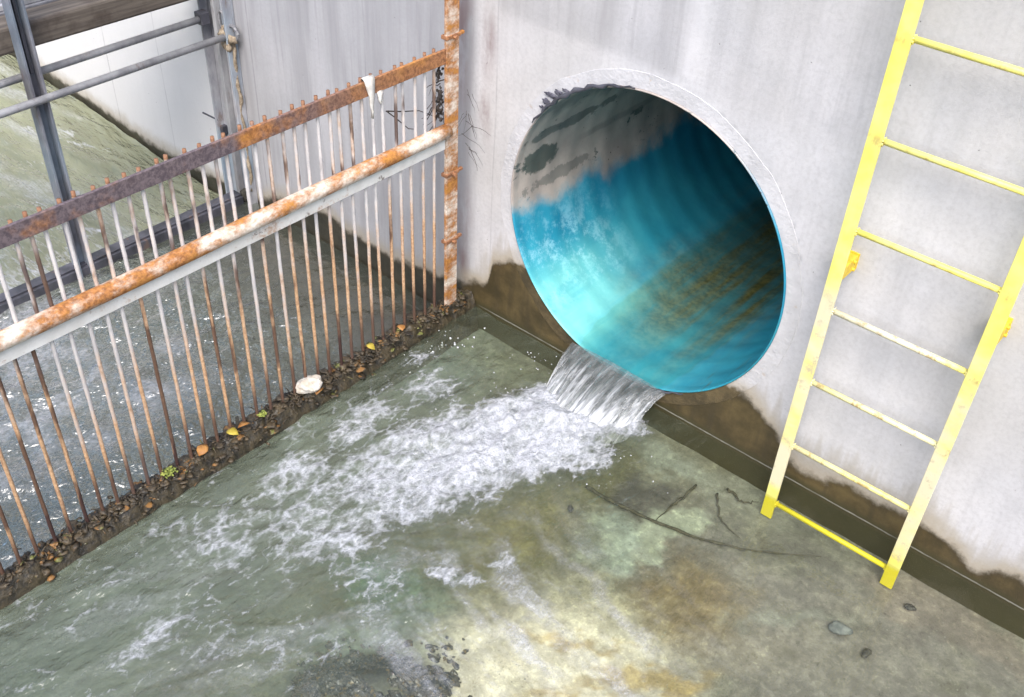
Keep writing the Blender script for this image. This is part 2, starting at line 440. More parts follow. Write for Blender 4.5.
def mat_fall():
    n = NT('falling_water')
    u = n.attr('u'); t = n.attr('t')
    cmb = n.new('ShaderNodeCombineXYZ'); n.set(cmb.inputs[0], u); n.set(cmb.inputs[1], n.m_('MULTIPLY', t, .055))
    uv = cmb.outputs[0]
    s1 = n.noise(38, 4, .6, uv); s2 = n.noise(95, 3, .6, uv)
    nb = n.bump(n.m_('ADD', s1, n.m_('MULTIPLY', s2, .5)), 1., .02)
    gl = n.new('ShaderNodeBsdfGlossy'); gl.inputs['Roughness'].default_value = .06; n.set(gl.inputs['Normal'], nb)
    tr = n.new('ShaderNodeBsdfTransparent'); tr.inputs[0].default_value = (.72, .74, .72, 1)
    df = n.new('ShaderNodeBsdfDiffuse'); df.inputs['Color'].default_value = (.82, .84, .88, 1); n.set(df.inputs['Normal'], nb)
    sh = n.mixs(n.fres(nb, .05, .8), tr.outputs[0], gl.outputs[0])
    wm = n.m_('ADD', n.m_('ADD', n.m_('MULTIPLY', s1, .8), n.m_('MULTIPLY', s2, .45)), n.m_('MULTIPLY', n.m_('SUBTRACT', t, .5), .42))
    wm = n.step(wm, .52, .92)
    sh = n.mixs(n.m_('MULTIPLY', wm, .85), sh, df.outputs[0])
    d2 = n.new('ShaderNodeBsdfDiffuse'); d2.inputs['Color'].default_value = (.40, .42, .43, 1); n.set(d2.inputs['Normal'], nb)
    sh = n.mixs(n.step(s1, .35, .65, .10, .38), sh, d2.outputs[0])
    tc = n.new('ShaderNodeBsdfTransparent')
    ed = n.m_('MINIMUM', n.m_('SUBTRACT', u, n.m_('FLOOR', u)), 1.)
    gap = n.m_('ADD', n.m_('MULTIPLY', s2, .9), n.m_('MULTIPLY', t, .55))
    return n.end(n.mixs(n.step(gap, .94, 1.16), sh, tc.outputs[0]))
def mat_drop():
    n = NT('droplet')
    gl = n.new('ShaderNodeBsdfGlossy'); gl.inputs['Roughness'].default_value = .1
    df = n.new('ShaderNodeBsdfDiffuse'); df.inputs['Color'].default_value = (.8, .82, .86, 1)
    tr = n.new('ShaderNodeBsdfTransparent')
    return n.end(n.mixs(.35, n.mixs(.5, df.outputs[0], tr.outputs[0]), gl.outputs[0]))
def mat_bar():
    n = NT('rusting_white_bar')
    X, Y, Z = n.xyz(); r = n.rnd()
    v = n.vec((1, 1, .45))
    a = n.noise(26, 5, .7, v); b = n.noise(90, 3, .65); c_ = n.noise(9, 4, .6, n.vec((1, 1, .3), loc=(2, 7, 1)))
    base = n.mix(n.step(a, .3, .7), (.46, .44, .44), (.68, .65, .63))
    low = n.step(Z, 1.0, .25)
    k = n.m_('ADD', n.m_('MULTIPLY', a, .6), n.m_('ADD', n.m_('MULTIPLY', c_, .6), n.m_('MULTIPLY', r, .30)))
    k = n.m_('ADD', k, n.m_('MULTIPLY', low, .38))
    k = n.m_('ADD', k, n.step(Z, 1.245, 1.26, 0, .4))
    rust = n.step(k, .70, 1.04)
    rc = n.mix(n.step(b, .3, .7), (.36, .17, .06), (.62, .38, .19))
    rc = n.mix(n.step(a, .55, .75, 0, .6), rc, (.20, .075, .03))
    c = n.mix(n.m_('MULTIPLY', rust, .88), base, rc)
    dk = n.m_('ADD', n.step(n.m_('ADD', Z, n.m_('MULTIPLY', r, .12)), .36, .20, 0, .88), n.m_('MULTIPLY', n.m_('MULTIPLY', n.step(Z, 1.2, 1.1), n.step(n.m_('ADD', c_, n.m_('MULTIPLY', r, .25)), .66, .76)), .85), None, True)
    c = n.mix(n.step(Z, 1.245, 1.255, 0, .8), c, (.17, .07, .035))
    c = n.mix(dk, c, (.050, .024, .020))
    return n.end(n.pbr(c, .7, 0, n.bump(n.m_('ADD', a, b), .5, .003), .4))
def mat_rust(name, white=.0, dark=.3, zsplit=None):
    n = NT(name)
    v = n.vec((1, .5, 1))
    a = n.noise(17, 6, .7, v); b = n.noise(75, 4, .7); d = n.noise(6, 4, .6, n.vec(loc=(4, 1, 8)))
    c = n.mix(n.step(b, .3, .7), (.20, .078, .026), (.50, .215, .065))
    c = n.mix(n.step(a, .5, .72, 0, .9), c, (.50, .23, .045))
    c = n.mix(n.m_('MULTIPLY', n.step(d, .28, .52), n.step(n.xyz()[1], -.35, -1.1, dark * .25, dark)), c, n.mix(n.step(b, .35, .65), (.075, .062, .075), (.15, .125, .14)))
    if white > 0:
        pv = n.m_('ADD', n.m_('MULTIPLY', a, .8), n.m_('MULTIPLY', d, .55))
        c = n.mix(n.step(pv, 1.16 - white * .9 + (white - .5) * 1.2, .90 - white * .9 + (white - .5) * 1.2), c, n.mix(n.step(b, .3, .7), (.62, .53, .42), (.76, .72, .66)))
    return n.end(n.pbr(c, .82, 0, n.bump(n.m_('ADD', a, n.m_('MULTIPLY', b, .7)), .7, .004), .35))
def mat_whitesteel():
    n = NT('dirty_white_paint')
    a = n.noise(15, 5, .65); b = n.noise(60, 4, .7); d = n.noise(5, 4, .6, n.vec((1, .5, 1)))
    c = n.mix(n.step(a, .3, .7), (.66, .64, .60), (.80, .79, .76))
    c = n.mix(n.step(n.m_('ADD', n.m_('MULTIPLY', d, .7), n.m_('MULTIPLY', b, .3)), .56, .68, 0, .8), c, (.40, .20, .08))
    c = n.mix(n.step(n.noise(11, 5, .7, n.vec(loc=(3, 2, 1))), .62, .70, 0, .85), c, (.10, .055, .035))
    c = n.mix(n.step(b, .55, .75, 0, .25), c, (.3, .28, .25))
    return n.end(n.pbr(c, .6, 0, n.bump(n.m_('ADD', a, b), .3, .003)))
def mat_ladder():
    n = NT('worn_yellow_paint')
    X, Y, Z = n.xyz()
    a = n.noise(9, 5, .6); b = n.noise(50, 4, .7); d = n.noise(3.0, 4, .6, n.vec((1, 1, 1.6), loc=(0, 0, 2.7)))
    c = n.mix(n.step(a, .3, .7), (.77, .69, .13), (.80, .74, .24))
    # worn and chalky in the middle, bright above, slimy yellow-green below the tide mark
    fade = n.m_('MULTIPLY', n.step(Z, 1.02, .88), n.step(d, .32, .58, .10, .78))
    fade = n.m_('MULTIPLY', fade, n.step(Z, .03, .08))
    c = n.mix(fade, c, (.70, .65, .53))
    c = n.mix(n.m_('MULTIPLY', n.step(n.noise(20, 6, .75), .55, .68), n.step(Z, 1.05, .8, .12, .8)), c, (.50, .43, .28))
    c = n.mix(n.step(n.noise(6, 5, .7, n.vec((1, 1, .35), loc=(5, 5, 0))), .56, .72, 0, .35), c, (.55, .50, .33))
    c = n.mix(n.m_('MULTIPLY', n.step(n.noise(38, 4, .7, n.vec(loc=(7, 7, 7))), .72, .76), n.step(Z, 2., .6, .4, 1)), c, (.05, .03, .02))
    jz = n.m_('ABSOLUTE', n.m_('SUBTRACT', n.m_('FRACT', n.m_('DIVIDE', n.m_('ADD', Z, .040 + .15075), .3015)), .5))
    wr = n.m_('MULTIPLY', n.step(jz, .085, .02), n.step(n.noise(30, 5, .75, n.vec((1, 1, .4), loc=(1, 9, 3))), .50, .66))
    c = n.mix(n.m_('MULTIPLY', wr, n.step(Z, 2.0, .5, .45, .8)), c, (.36, .23, .09))
    c = n.mix(n.step(n.m_('ADD', Z, n.m_('MULTIPLY', b, .02)), .012, -.012), c, n.mix(b, (.70, .57, .012), (.82, .70, .03)))
    return n.end(n.pbr(c, .45, 0, n.bump(n.m_('ADD', a, b), .2, .002)))
def mat_bracket():
    n = NT('ochre_bracket_paint')
    b = n.noise(50, 4, .7)
    return n.end(n.pbr(n.mix(n.step(b, .35, .65), (.62, .42, .02), (.74, .56, .05)), .5, 0, n.bump(b, .2, .002)))
def mat_galv(name='galvanised_steel', lo=(.20, .20, .21), hi=(.40, .40, .41), blue=0.):
    n = NT(name)
    a = n.noise(8, 5, .65, n.vec((1, 1, .4))); b = n.noise(55, 4, .7); d = n.noise(3, 3, .5)
    c = n.mix(n.step(a, .3, .7), lo, hi)
    if blue: c = n.mix(n.m_('MULTIPLY', n.step(d, .4, .65), blue), c, (.24, .34, .42))
    c = n.mix(n.step(n.noise(19, 5, .7, n.vec((1, 1, .3))), .58, .70, 0, .6), c, (.16, .10, .07))
    return n.end(n.pbr(c, .45, .04, n.bump(n.m_('ADD', a, b), .2, .003)))
def mat_timber():
    n = NT('wet_brown_timber')
    v = n.vec((30, 1.3, 30))
    g = n.noise(1, 5, .65, v); b = n.noise(9, 4, .6)
    c = n.mix(n.step(g, .3, .7), (.055, .044, .036), (.15, .125, .10))
    c = n.mix(n.step(b, .45, .7, 0, .7), c, (.035, .022, .016))
    return n.end(n.pbr(c, .7, 0, n.bump(g, .4, .006)))
def mat_simple(name, c1, c2, scale=20, rough=.8, bump=.4, dist=.004):
    n = NT(name)
    b = n.noise(scale, 5, .65)
    return n.end(n.pbr(n.mix(n.step(b, .3, .7), c1, c2), rough, 0, n.bump(b, bump, dist)))

M_wall = mat_wall(); M_collar = mat_collar(); M_pipe = mat_pipe(); M_floor = mat_floor()
M_bar = mat_bar(); M_railrust = mat_rust('rusted_dark_steel', 0, .95); M_tuberust = mat_rust('rust_and_paint', .68, .05)
M_post = mat_rust('rust_stained_post', .70, .05); M_clamp = mat_rust('rusty_clamp', .0, 1.3)
M_white = mat_whitesteel(); M_lad = mat_ladder(); M_brk = mat_bracket()
M_galv = mat_galv(); M_col = mat_galv('stained_column_steel', (.22, .22, .245), (.50, .50, .52), .55)
M_darkst = mat_galv('dark_wet_steel', (.025, .026, .032), (.09, .09, .11)); M_timber = mat_timber()
M_deck = mat_simple('grey_deck', (.12, .12, .135), (.20, .20, .215), 12)
M_rope = mat_simple('old_rope', (.16, .12, .08), (.40, .33, .24), 60, .9, .8)
M_metal = mat_simple('tarnished_shackle', (.10, .10, .11), (.28, .28, .29), 50, .45)
M_twig = mat_simple('dark_twig', (.022, .018, .016), (.07, .055, .045), 60, .8)
M_sunk = mat_simple('sodden_bark', (.030, .027, .017), (.095, .085, .055), 40, .9, .9)
M_moss = mat_simple('black_moss', (.015, .015, .012), (.05, .045, .035), 60, .95, .9)
M_cloth = mat_simple('pale_rag', (.50, .47, .42), (.68, .66, .62), 40, .9, .5)
M_chunk = mat_simple('white_rubble', (.36, .31, .24), (.66, .62, .56), 26, .85, .9, .008)
M_rock = mat_simple('wet_dark_gravel', (.018, .017, .015), (.075, .068, .055), 45, .35, .8, .008)
M_leafY = mat_simple('yellow_leaf', (.34, .26, .03), (.52, .40, .06), 40, .6)
M_leafO = mat_simple('orange_leaf', (.28, .12, .03), (.42, .21, .06), 40, .6)
M_leafG = mat_simple('green_moss_tuft', (.13, .17, .03), (.27, .29, .06), 60, .8)
M_sill = mat_simple('mossy_sill', (.014, .012, .008), (.075, .058, .032), 30, .38, .9, .012)

# ================================================================ THE SETTING
# ground: one sheet to the horizon
bm = bmesh.new()
bmesh.ops.create_grid(bm, x_segments=2, y_segments=2, size=200)
gnd = struct(obj('ground', bm, mat_simple('far_ground', (.09, .085, .07), (.16, .15, .125), 2, .9)))
gnd.location.z = -.42

bm = bmesh.new()
prof = [(-4.25, -.45), (-4.3, .1), (-6.2, 2.6), (-8, 3.2), (-60, 3.4)]  # unseen bank, added behind the camera to block low sky light
rows = []
for x in np.arange(-40, 41, 1.0):
    rows.append([bm.verts.new((x, y + .3 * (float(fbm(np.array(x * .7), np.array(y), 3)) - .5), z + .4 * (float(fbm(np.array(x * .5 + 9), np.array(y * 2), 3)) - .5))) for y, z in prof])
for p_, q_ in zip(rows, rows[1:]):
    for k in range(len(prof) - 1): bm.faces.new((p_[k], p_[k + 1], q_[k + 1], q_[k]))
bmesh.ops.recalc_face_normals(bm, faces=bm.faces)
struct(obj('terrain', bm, mat_simple('light_blocking_bank', (.045, .05, .022), (.11, .10, .06), 6, .95), None, True))  # added unseen bank behind the camera, only blocks sky light
bm = bmesh.new()
rows = []
for x in np.arange(-40, 41, 1.0):
    rows.append([bm.verts.new((x, y, z + (.10 * (float(fbm(np.array(x * .7), np.array(y * 1.), 3)) - .5) if y > .5 else 0))) for y, z in ((.452, 2.42), (1.2, 2.42), (3, 2.3), (8, 2.4), (60, 3.0))])
for p_, q_ in zip(rows, rows[1:]):
    for k in range(4): bm.faces.new((p_[k], p_[k + 1], q_[k + 1], q_[k]))
bmesh.ops.recalc_face_normals(bm, faces=bm.faces)
struct(obj('terrain', bm, mat_simple('gravel_ground', (.10, .09, .07), (.2, .19, .16), 14, .95), None, True))
# channel floor of the pool, coloured by silt, algae and a patch of painted sky reflection
K = .88
SPL = [  # x, y, rx, ry, angle, colour (linear), strength, softness
    (-1.05, -2.0, .9, .8, 0, (.235, .25, .165), 1, .6), (-1.35, -2.2, .3, .5, 0, (.24, .31, .24), .6, .6),
    (-1.45, -.35, .42, .45, 0, (.215, .265, .200), .9, .7), (-1.2, -.12, .35, .10, 0, (.25, .26, .16), .6, .6),
    (-.75, -1.25, .35, .5, .4, (.18, .17, .075), .8, .7), (-.45, -.85, .22, .40, .5, (.25, .215, .075), .9, .8),
    (-.68, -1.32, .20, .13, .4, (.11, .25, .12), .75, .8), (-.38, -1.66, .30, .10, .75, (.07, .065, .05), .9, .5), (-.50, -1.30, .2, .15, .5, (.22, .30, .20), .5, .8),
    (-.85, -1.95, .30, .2, .6, (.21, .19, .09), .6, .9), (-.45, -1.5, .3, .14, .6, (.36, .44, .34), .5, .9),
    (.9, -.45, 1.2, .55, 0, (.225, .205, .155), 1, .5), (1.0, -.12, 1.3, .09, 0, (.25, .205, .145), .7, .6),
    (.12, -.10, .60, .09, 0, (.27, .27, .185), .8, .5), (-.25, -.13, .22, .09, .2, (.34, .36, .26), .7, .6),
    (.30, -.22, .35, .14, .2, (.14, .135, .09), .7, .6),
    (-.22, -.36, .17, .13, .3, (.115, .105, .08), .95, .35), (-.42, -.36, .14, .22, .2, (.16, .145, .06), .8, .6),
    (-.06, -.48, .085, .24, -.35, (.40, .42, .28), .9, .3), (-.18, -.62, .15, .16, 0, (.32, .36, .26), .85, .5),
    (.14, -.50, .15, .10, .6, (.19, .16, .10), .8, .5), (.20, -.68, .26, .20, .6, (.225, .165, .075), .85, .6),
    (-.30, -.72, .20, .12, .5, (.22, .20, .12), .5, .7),
    (.0, -.92, .24, .2, .7, (.44, .40, .24), .85, .7), (.42, -.72, .3, .12, .7, (.33, .29, .20), .55, .7),
    (.05, -1.22, .46, .36, .7, (.88, .78, .55), .95, .7), (.25, -1.02, .30, .05, .8, (.40, .27, .07), .7, .6),  # broad cream patch paints the sky reflected on the ripples
    (.00, -1.05, .25, .03, .6, (.42, .27, .06), .6, .7), (.12, -1.22, .2, .025, .6, (.44, .29, .08), .6, .7), (.40, -1.15, .3, .12, .7, (.72, .66, .48), .7, .7),
    (.55, -.45, .35, .035, .65, (.30, .30, .22), .6, .7), (.75, -.30, .3, .04, .5, (.15, .13, .095), .6, .7),
]
_px = .6 + 3.6 * np.linspace(-1, 1, 361)
xs = np.arange(-1.62, 3.2, .016); ys = np.arange(-4.2, .06, .016)
Xg, Yg = np.meshgrid(xs, ys, indexing='ij')
wx = Xg + .16 * (fbm(Xg * 5, Yg * 5, 5) - .5) + .13 * (fbm(Xg * 19 + 5, Yg * 19, 4, .65) - .5)
wy = Yg + .16 * (fbm(Xg * 5 + 40, Yg * 5 + 7, 5) - .5) + .13 * (fbm(Xg * 19 + 50, Yg * 19, 4, .65) - .5)
tone = np.ones((*Xg.shape, 3)) * np.array([.22, .21, .135])
for (x, y, rx, ry, a, c, s, so_) in SPL:
    dx, dy = wx - x, wy - y
    ca, sa = math.cos(a), math.sin(a)
    d = np.hypot((dx * ca + dy * sa) / rx, (-dx * sa + dy * ca) / ry)
    k = s * (1 - sstep(1 - so_, 1 + so_ * .35, d))
    tone = tone * (1 - k[..., None]) + np.array(c) * k[..., None]
zf = -.12 + .105 * np.exp(-((((Xg + .33) * .71 + (Yg + 1.64) * .71) / .21) ** 4 + ((-(Xg + .33) * .71 + (Yg + 1.64) * .71) / .085) ** 2)) + .012 * (fbm(Xg * 6, Yg * 6, 4) - .5)
floor = grid_mesh('channel_floor', xs, ys, zf, {'tone': tone * K * np.array([.98, 1., 1.20])}, M_floor)
struct(floor)
# lower channel floor beyond the bar screen
xs = np.arange(-9, -1.5, .05); ys = np.arange(-5.2, .06, .05)
Xg, Yg = np.meshgrid(xs, ys, indexing='ij')
t2 = np.ones((*Xg.shape, 3)) * np.array([.085, .085, .065])
k = sstep(-.9, -.1, Yg + .5 * (fbm(Xg * 3, Yg * 3) - .5))[..., None]
t2 = t2 * (1 - k) + np.array([.085, .068, .055]) * k
t2 = np.where((Xg < FX)[..., None], np.array([.22, .21, .10]), t2)
zz = np.where(Xg < FX, far_z(Xg) - .13, LZ - .13) + .02 * (fbm(Xg * 4, Yg * 4) - .5)
struct(grid_mesh('lower_channel_floor', xs, ys, zz, {'tone': t2}, M_floor))

# ---- concrete wall
WET = [(-9, -.03), (-5.6, .0), (-3.9, -.14), (-3.0, -.12), (-2.8, -.02), (-2.45, .05), (-2.2, .015), (-1.9, .01), (-1.62, .055), (-1.50, .09), (-1.33, .145), (-1.30, .27), (-1.2, .34), (-1.1, .34),
       (-.30, .22), (-.2, .235), (-.14, .275), (-.03, .285), (.04, .24), (.11, .195), (.16, .12), (.22, .088), (.31, .077), (.39, .129), (.51, .126), (.63, .119),
       (.70, .144), (.80, .117), (.89, .06), (.94, .075), (.99, .117), (1.05, .121), (1.4, .10), (2, .13), (4, .1)]
wxp = np.array([p[0] for p in WET]); wzp = np.array([p[1] for p in WET])
def wetline(x): return np.interp(x, wxp, wzp)
xs = np.arange(-9, 4.01, .025); zs = np.arange(-.40, 2.51, .025)
Xg, Zg = np.meshgrid(xs, zs, indexing='ij')
grey = np.zeros_like(Xg)
wob = .05 * (fbm(Xg * 4, Zg * 4) - .5)
grey = np.maximum(grey, .55 * sstep(1.36, 1.42, Zg + wob) * (1 - sstep(-.52, -.47, Xg)) * sstep(-1.34, -1.28, Xg))
grey = np.maximum(grey, .30 * sstep(1.30, 1.42, Zg + wob) * sstep(-.45, -.4, Xg) * (1 - sstep(-.1, .7, Xg)))
lw = sstep(-1.40, -1.46, Xg) * sstep(-3.07, -3.03, Xg)
grey = np.maximum(grey, lw * (.84 + .16 * sstep(.75, 1.05, Zg + .5 * (fbm(Xg * 2, Zg * 2 + 8) - .5) + .12 * (Xg + 2))))
rust = np.zeros_like(Xg)
for (x, z, r_) in [(-1.50, 1.30, .09), (-1.36, 1.25, .06), (-1.50, 1.10, .07), (-1.47, .45, .07), (-1.48, .2, .06), (-1.37, .95, .05)]:
    rust = np.maximum(rust, np.exp(-((Xg - x) ** 2 / (r_ * .55) ** 2 + (np.where(Zg < z, Zg - z, (Zg - z) * 1.2) / (r_ * 2.2)) ** 2)) * .8)
wall = grid_mesh('concrete_wall', xs, zs, np.zeros_like(Xg),
                 {'grey': grey, 'wetd': Zg - wetline(Xg), 'rust': rust}, M_wall,
                 hole=lambda x, z: np.hypot(x - PX, z - PZ) < .648, plane='XZ')
sol = wall.modifiers.new('solid', 'SOLIDIFY'); sol.thickness = .45; sol.offset = -1
tag(wall, 'tall pale concrete channel wall pierced by the round turquoise pipe, stained brown at its foot', 'wall')
# grout ring round the mouth
def ring(name, r0, r1, y0, y1, mat, parent, seg=180, a0=0., a1=360., jo=.006, ji=0., attrs=True):
    bm = bmesh.new()
    al = bm.verts.layers.float.new('wetd')
    full = abs(a1 - a0) >= 359.9
    rows = []
    N = seg if full else seg + 1
    for i in range(N):
        a = R_(a0 + (a1 - a0) * i / seg)
        ca, sa = math.cos(a), math.sin(a)
        j = jo * (float(fbm(np.array(ca * 6. + 11), np.array(sa * 6. + 5), 4)) - .5) * 2
        j2 = ji * (float(fbm(np.array(ca * 20. + 31), np.array(sa * 20. + 5), 3)) - .5) * 2
        row = []
        for r, y in ((r0 + j2, y1), (r0 + j2, y0), (r0 + .03, y0), (r1 + j - .003, y0), (r1 + j, y1)):
            v = bm.verts.new((PX + ca * r, y, PZ + sa * r))
            v[al] = v.co.z - float(wetline(v.co.x)); row.append(v)
        rows.append(row)
    for i in range(seg):
        a, b = rows[i], rows[(i + 1) % N]
        for k in range(4):
            bm.faces.new((a[k], a[k + 1], b[k + 1], b[k]))
    bmesh.ops.recalc_face_normals(bm, faces=bm.faces)
    return obj(name, bm, mat, parent, False)
ring('grout_ring', PR + .0075, .680, -.0022, .02, M_collar, wall, jo=.009)

# ---- pipe
pipe = thing('drain_pipe', 'large turquoise drain pipe opening through the pale concrete wall, pouring water', 'pipe', (0, 0, 0))
bm = bmesh.new()
la = bm.verts.layers.float.new('ang')
ysv = list(np.concatenate([np.arange(-.006, 2.6, .0125), np.arange(2.6, 8.0, .06)]))
NA = 144
rows = []
for y in ysv:
    rr = PR + (.0018 * math.sin(2 * math.pi * y / .135 + .8 * math.sin(y * 3)) if y > .03 else 0)
    row = []
    for k in range(NA + 1):
        a = 360. * k / NA - 0.0
        v = bm.verts.new((PX + rr * math.cos(R_(a)), y, PZ + rr * math.sin(R_(a)))); v[la] = a if k < NA + 1 else 0
        row.append(v)
    rows.append(row)
for a, b in zip(rows, rows[1:]):
    for k in range(NA):
        bm.faces.new((a[k], b[k], b[k + 1], a[k + 1]))
# outer skin, rolled lip and end cap
outer = []
for (rr, y) in ((PR + .003, -.009), (PR + .006, -.007), (PR + .008, 8.0)):
    row = []
    for k in range(NA + 1):
        a = 360. * k / NA
        v = bm.verts.new((PX + rr * math.cos(R_(a)), y, PZ + rr * math.sin(R_(a)))); v[la] = a; row.append(v)
    outer.append(row)
prev = rows[0]
for row in outer:
    for k in range(NA):
        bm.faces.new((prev[k], prev[k + 1], row[k + 1], row[k]))
    prev = row
for k in range(NA):
    bm.faces.new((rows[-1][k], rows[-1][k + 1], outer[-1][k + 1], outer[-1][k]))
bm.faces.new(rows[-1][:-1])
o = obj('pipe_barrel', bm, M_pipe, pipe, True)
# torn black seal at the crown and the underside
bm = bmesh.new()
def seal(a0, a1, w0, name):
    bm = bmesh.new()
    pts = []; rad = []
    for i in range(25):
        t = i / 24; a = R_(a0 + (a1 - a0) * t)
        r = PR + .008 + .004 * math.sin(i * 1.7)
        pts.append((PX + r * math.cos(a), -.012, PZ + r * math.sin(a)))
        rad.append(w0 * (.25 + .75 * math.sin(math.pi * t)) * (1 + .35 * math.sin(i * 2.3)))
    tube(bm, pts, rad, 8)
    return obj(name, bm, M_darkst, pipe, True)
seal(98, 148, .009, 'seal'); seal(262, 300, .006, 'seal')
bm = bmesh.new()
for k, (a, r, s) in enumerate([(137, .640, .022), (133.5, .645, .024), (130, .640, .020), (127, .636, .014), (140, .634, .013)]):
    lump(bm, (PX + r * math.cos(R_(a)), -.010, PZ + r * math.sin(R_(a))), s * .55, 3, .45, (1.7, .12, .7), k)
obj('torn_seal', bm, mat_simple('torn_tar', (.03, .03, .045), (.16, .155, .19), 60, .8, .9), pipe, True)

# ================================================================ WATER
LAND_Y = -.38
FOAMP = [((-.60, -.26), .19, 1.10), ((-.68, -.45), .23, 1.08), ((-.77, -.72), .26, .92), ((-.87, -1.02), .28, .68), ((-.92, -1.25), .29, .50), ((-.98, -1.52), .27, .38)]
def foam_density(X, Y):
    X2 = X + .10 * (fbm(X * 5, Y * 5 + 3, 4) - .5); Y2 = Y + .10 * (fbm(X * 5 + 20, Y * 5, 4) - .5)
    D = np.zeros_like(X)
    for (p, wa, da), (q, wb, db) in zip(FOAMP, FOAMP[1:]):
        ax, ay = p; bx_, by_ = q
        vx, vy = bx_ - ax, by_ - ay
        t = np.clip(((X2 - ax) * vx + (Y2 - ay) * vy) / (vx * vx + vy * vy), 0, 1)
        d = np.hypot(X2 - ax - t * vx, Y2 - ay - t * vy)
        w_ = wa + (wb - wa) * t; k = da + (db - da) * t
        D = np.maximum(D, k * np.exp(-(d / w_) ** 4 * .9))
    def blob(x, y, rx, ry, a, k):
        ca, sa = math.cos(a), math.sin(a); dx, dy = X2 - x, Y2 - y
        return k * np.exp(-(((dx * ca + dy * sa) / rx) ** 2 + ((-dx * sa + dy * ca) / ry) ** 2))
    for b in [(-1.16, -.55, .14, .16, 0, .62), (-1.22, -.85, .15, .22, 0, .60), (-1.15, -1.25, .18, .25, 0, .56), (-1.08, -1.6, .2, .2, 0, .52),
              (-1.30, -.42, .08, .10, 0, .44), (-1.33, -1.1, .08, .12, 0, .42),
              (-.55, -1.42, .16, .2, .5, .38), (-.40, -1.18, .14, .05, .6, .52), (-.34, -1.02, .10, .05, .6, .50), (-.6, -1.75, .3, .12, .7, .36),
              (-.95, -2.0, .10, .25, .3, .44), (-.80, -1.95, .3, .06, .6, .42), (-1.2, -1.75, .25, .25, 0, .36), (-.42, -.20, .10, .10, 0, .85), (-.47, -.40, .13, .13, 0, .95)]:
        D = np.maximum(D, blob(*b))
    # thin white streaks, sky reflections on the ripples painted as a veil
    def lines(a, bend, sx, sy):
        ca, sa = math.cos(a), math.sin(a)
        U = (X - .0) * ca + (Y + 1.2) * sa; V = -(X - .0) * sa + (Y + 1.2) * ca
        V = V + .16 * (fbm(X * 4, Y * 4, 3) - .5) + bend * U ** 2
        return fbm(U * sx + 1, V * sy, 4), ridged(U * sx * 1.2 + 3, V * sy * 1.1, 3)
    f1, r1_ = lines(-.22, -.22, 3.0, 20); f2, r2_ = lines(.85, .15, 3.0, 19)
    wgt = sstep(-.75, -.25, X)
    st2 = f1 * wgt + f2 * (1 - wgt); st = r1_ * wgt + r2_ * (1 - wgt)
    zone = 1.35 * np.exp(-(((X + .06) / .60) ** 2 + ((Y + 1.28) / .38) ** 2)) + .38 * np.exp(-(((X + .8) / .5) ** 2 + ((Y + 1.95) / .35) ** 2))
    D = np.maximum(D, .24 * sstep(-.55, -1.3, Y) * sstep(.2, -.9, X))
    global VEIL
    VEIL = np.clip(zone, 0, 1) * (.80 * sstep(.46, .66, st2) + .5 * sstep(.60, .95, st))
    return D
xs = np.arange(-1.405, 3.2, .0105); ys = np.concatenate([np.arange(-4.2, -2.6, .05), np.arange(-2.6, .0001, .0105)])
Xg, Yg = np.meshgrid(xs, ys, indexing='ij')
dens = foam_density(Xg, Yg)
calm = sstep(-.45, .25, Xg + .5 * (Yg + .5) * -1 * 0 + .15 * (fbm(Xg * 3, Yg * 3) - .5)) * sstep(-1.0, -.65, Yg)
core = np.clip(dens - .45, 0, .6) / .6
a = .72; ca, sa = math.cos(a), math.sin(a)
U = Xg * ca + Yg * sa; V = -Xg * sa + Yg * ca
wavy = (ridged(U * 2.2, V * 8 + .4 * fbm(Xg * 4, Yg * 4), 3) - .5) * .016 + (fbm(Xg * 9, Yg * 9, 4) - .5) * .018
zw = wavy * (1 - calm) * .8 + (fbm(Xg * 5, Yg * 5, 2) - .5) * .002
zw += core * (.012 + .075 * (fbm(Xg * 13, Yg * 11, 5, .62) - .42) + .02 * (ridged(Xg * 26, Yg * 26, 3) - .5))
dl = np.hypot((Xg + .60) / .26, (Yg - LAND_Y) / .12)
zw += .03 * np.exp(-dl ** 2)
turb = .06 + .34 * sstep(-.5, -1.1, Xg) * sstep(-.2, -1.2, Yg) + .45 * np.clip(dens * 1.0, 0, 1) + .16 * sstep(.0, -.6, Xg)
turb = np.clip(turb * (1 - .9 * calm), .03, .75)
chop = .16 + .84 * (1 - calm)
zw = np.clip(zw, -.06, .09)
M_water = mat_water('pool_water', (.90, .93, .86, 1), (.150, .176, .130), (6.5, .42), (1.9, .75, 1), -.25, (1.2, .78, 1), 1.50, .05)
pool = grid_mesh('water', xs, ys, zw, {'foam': dens, 'turbid': turb, 'chop': chop, 'veil': VEIL}, M_water)
struct(pool)
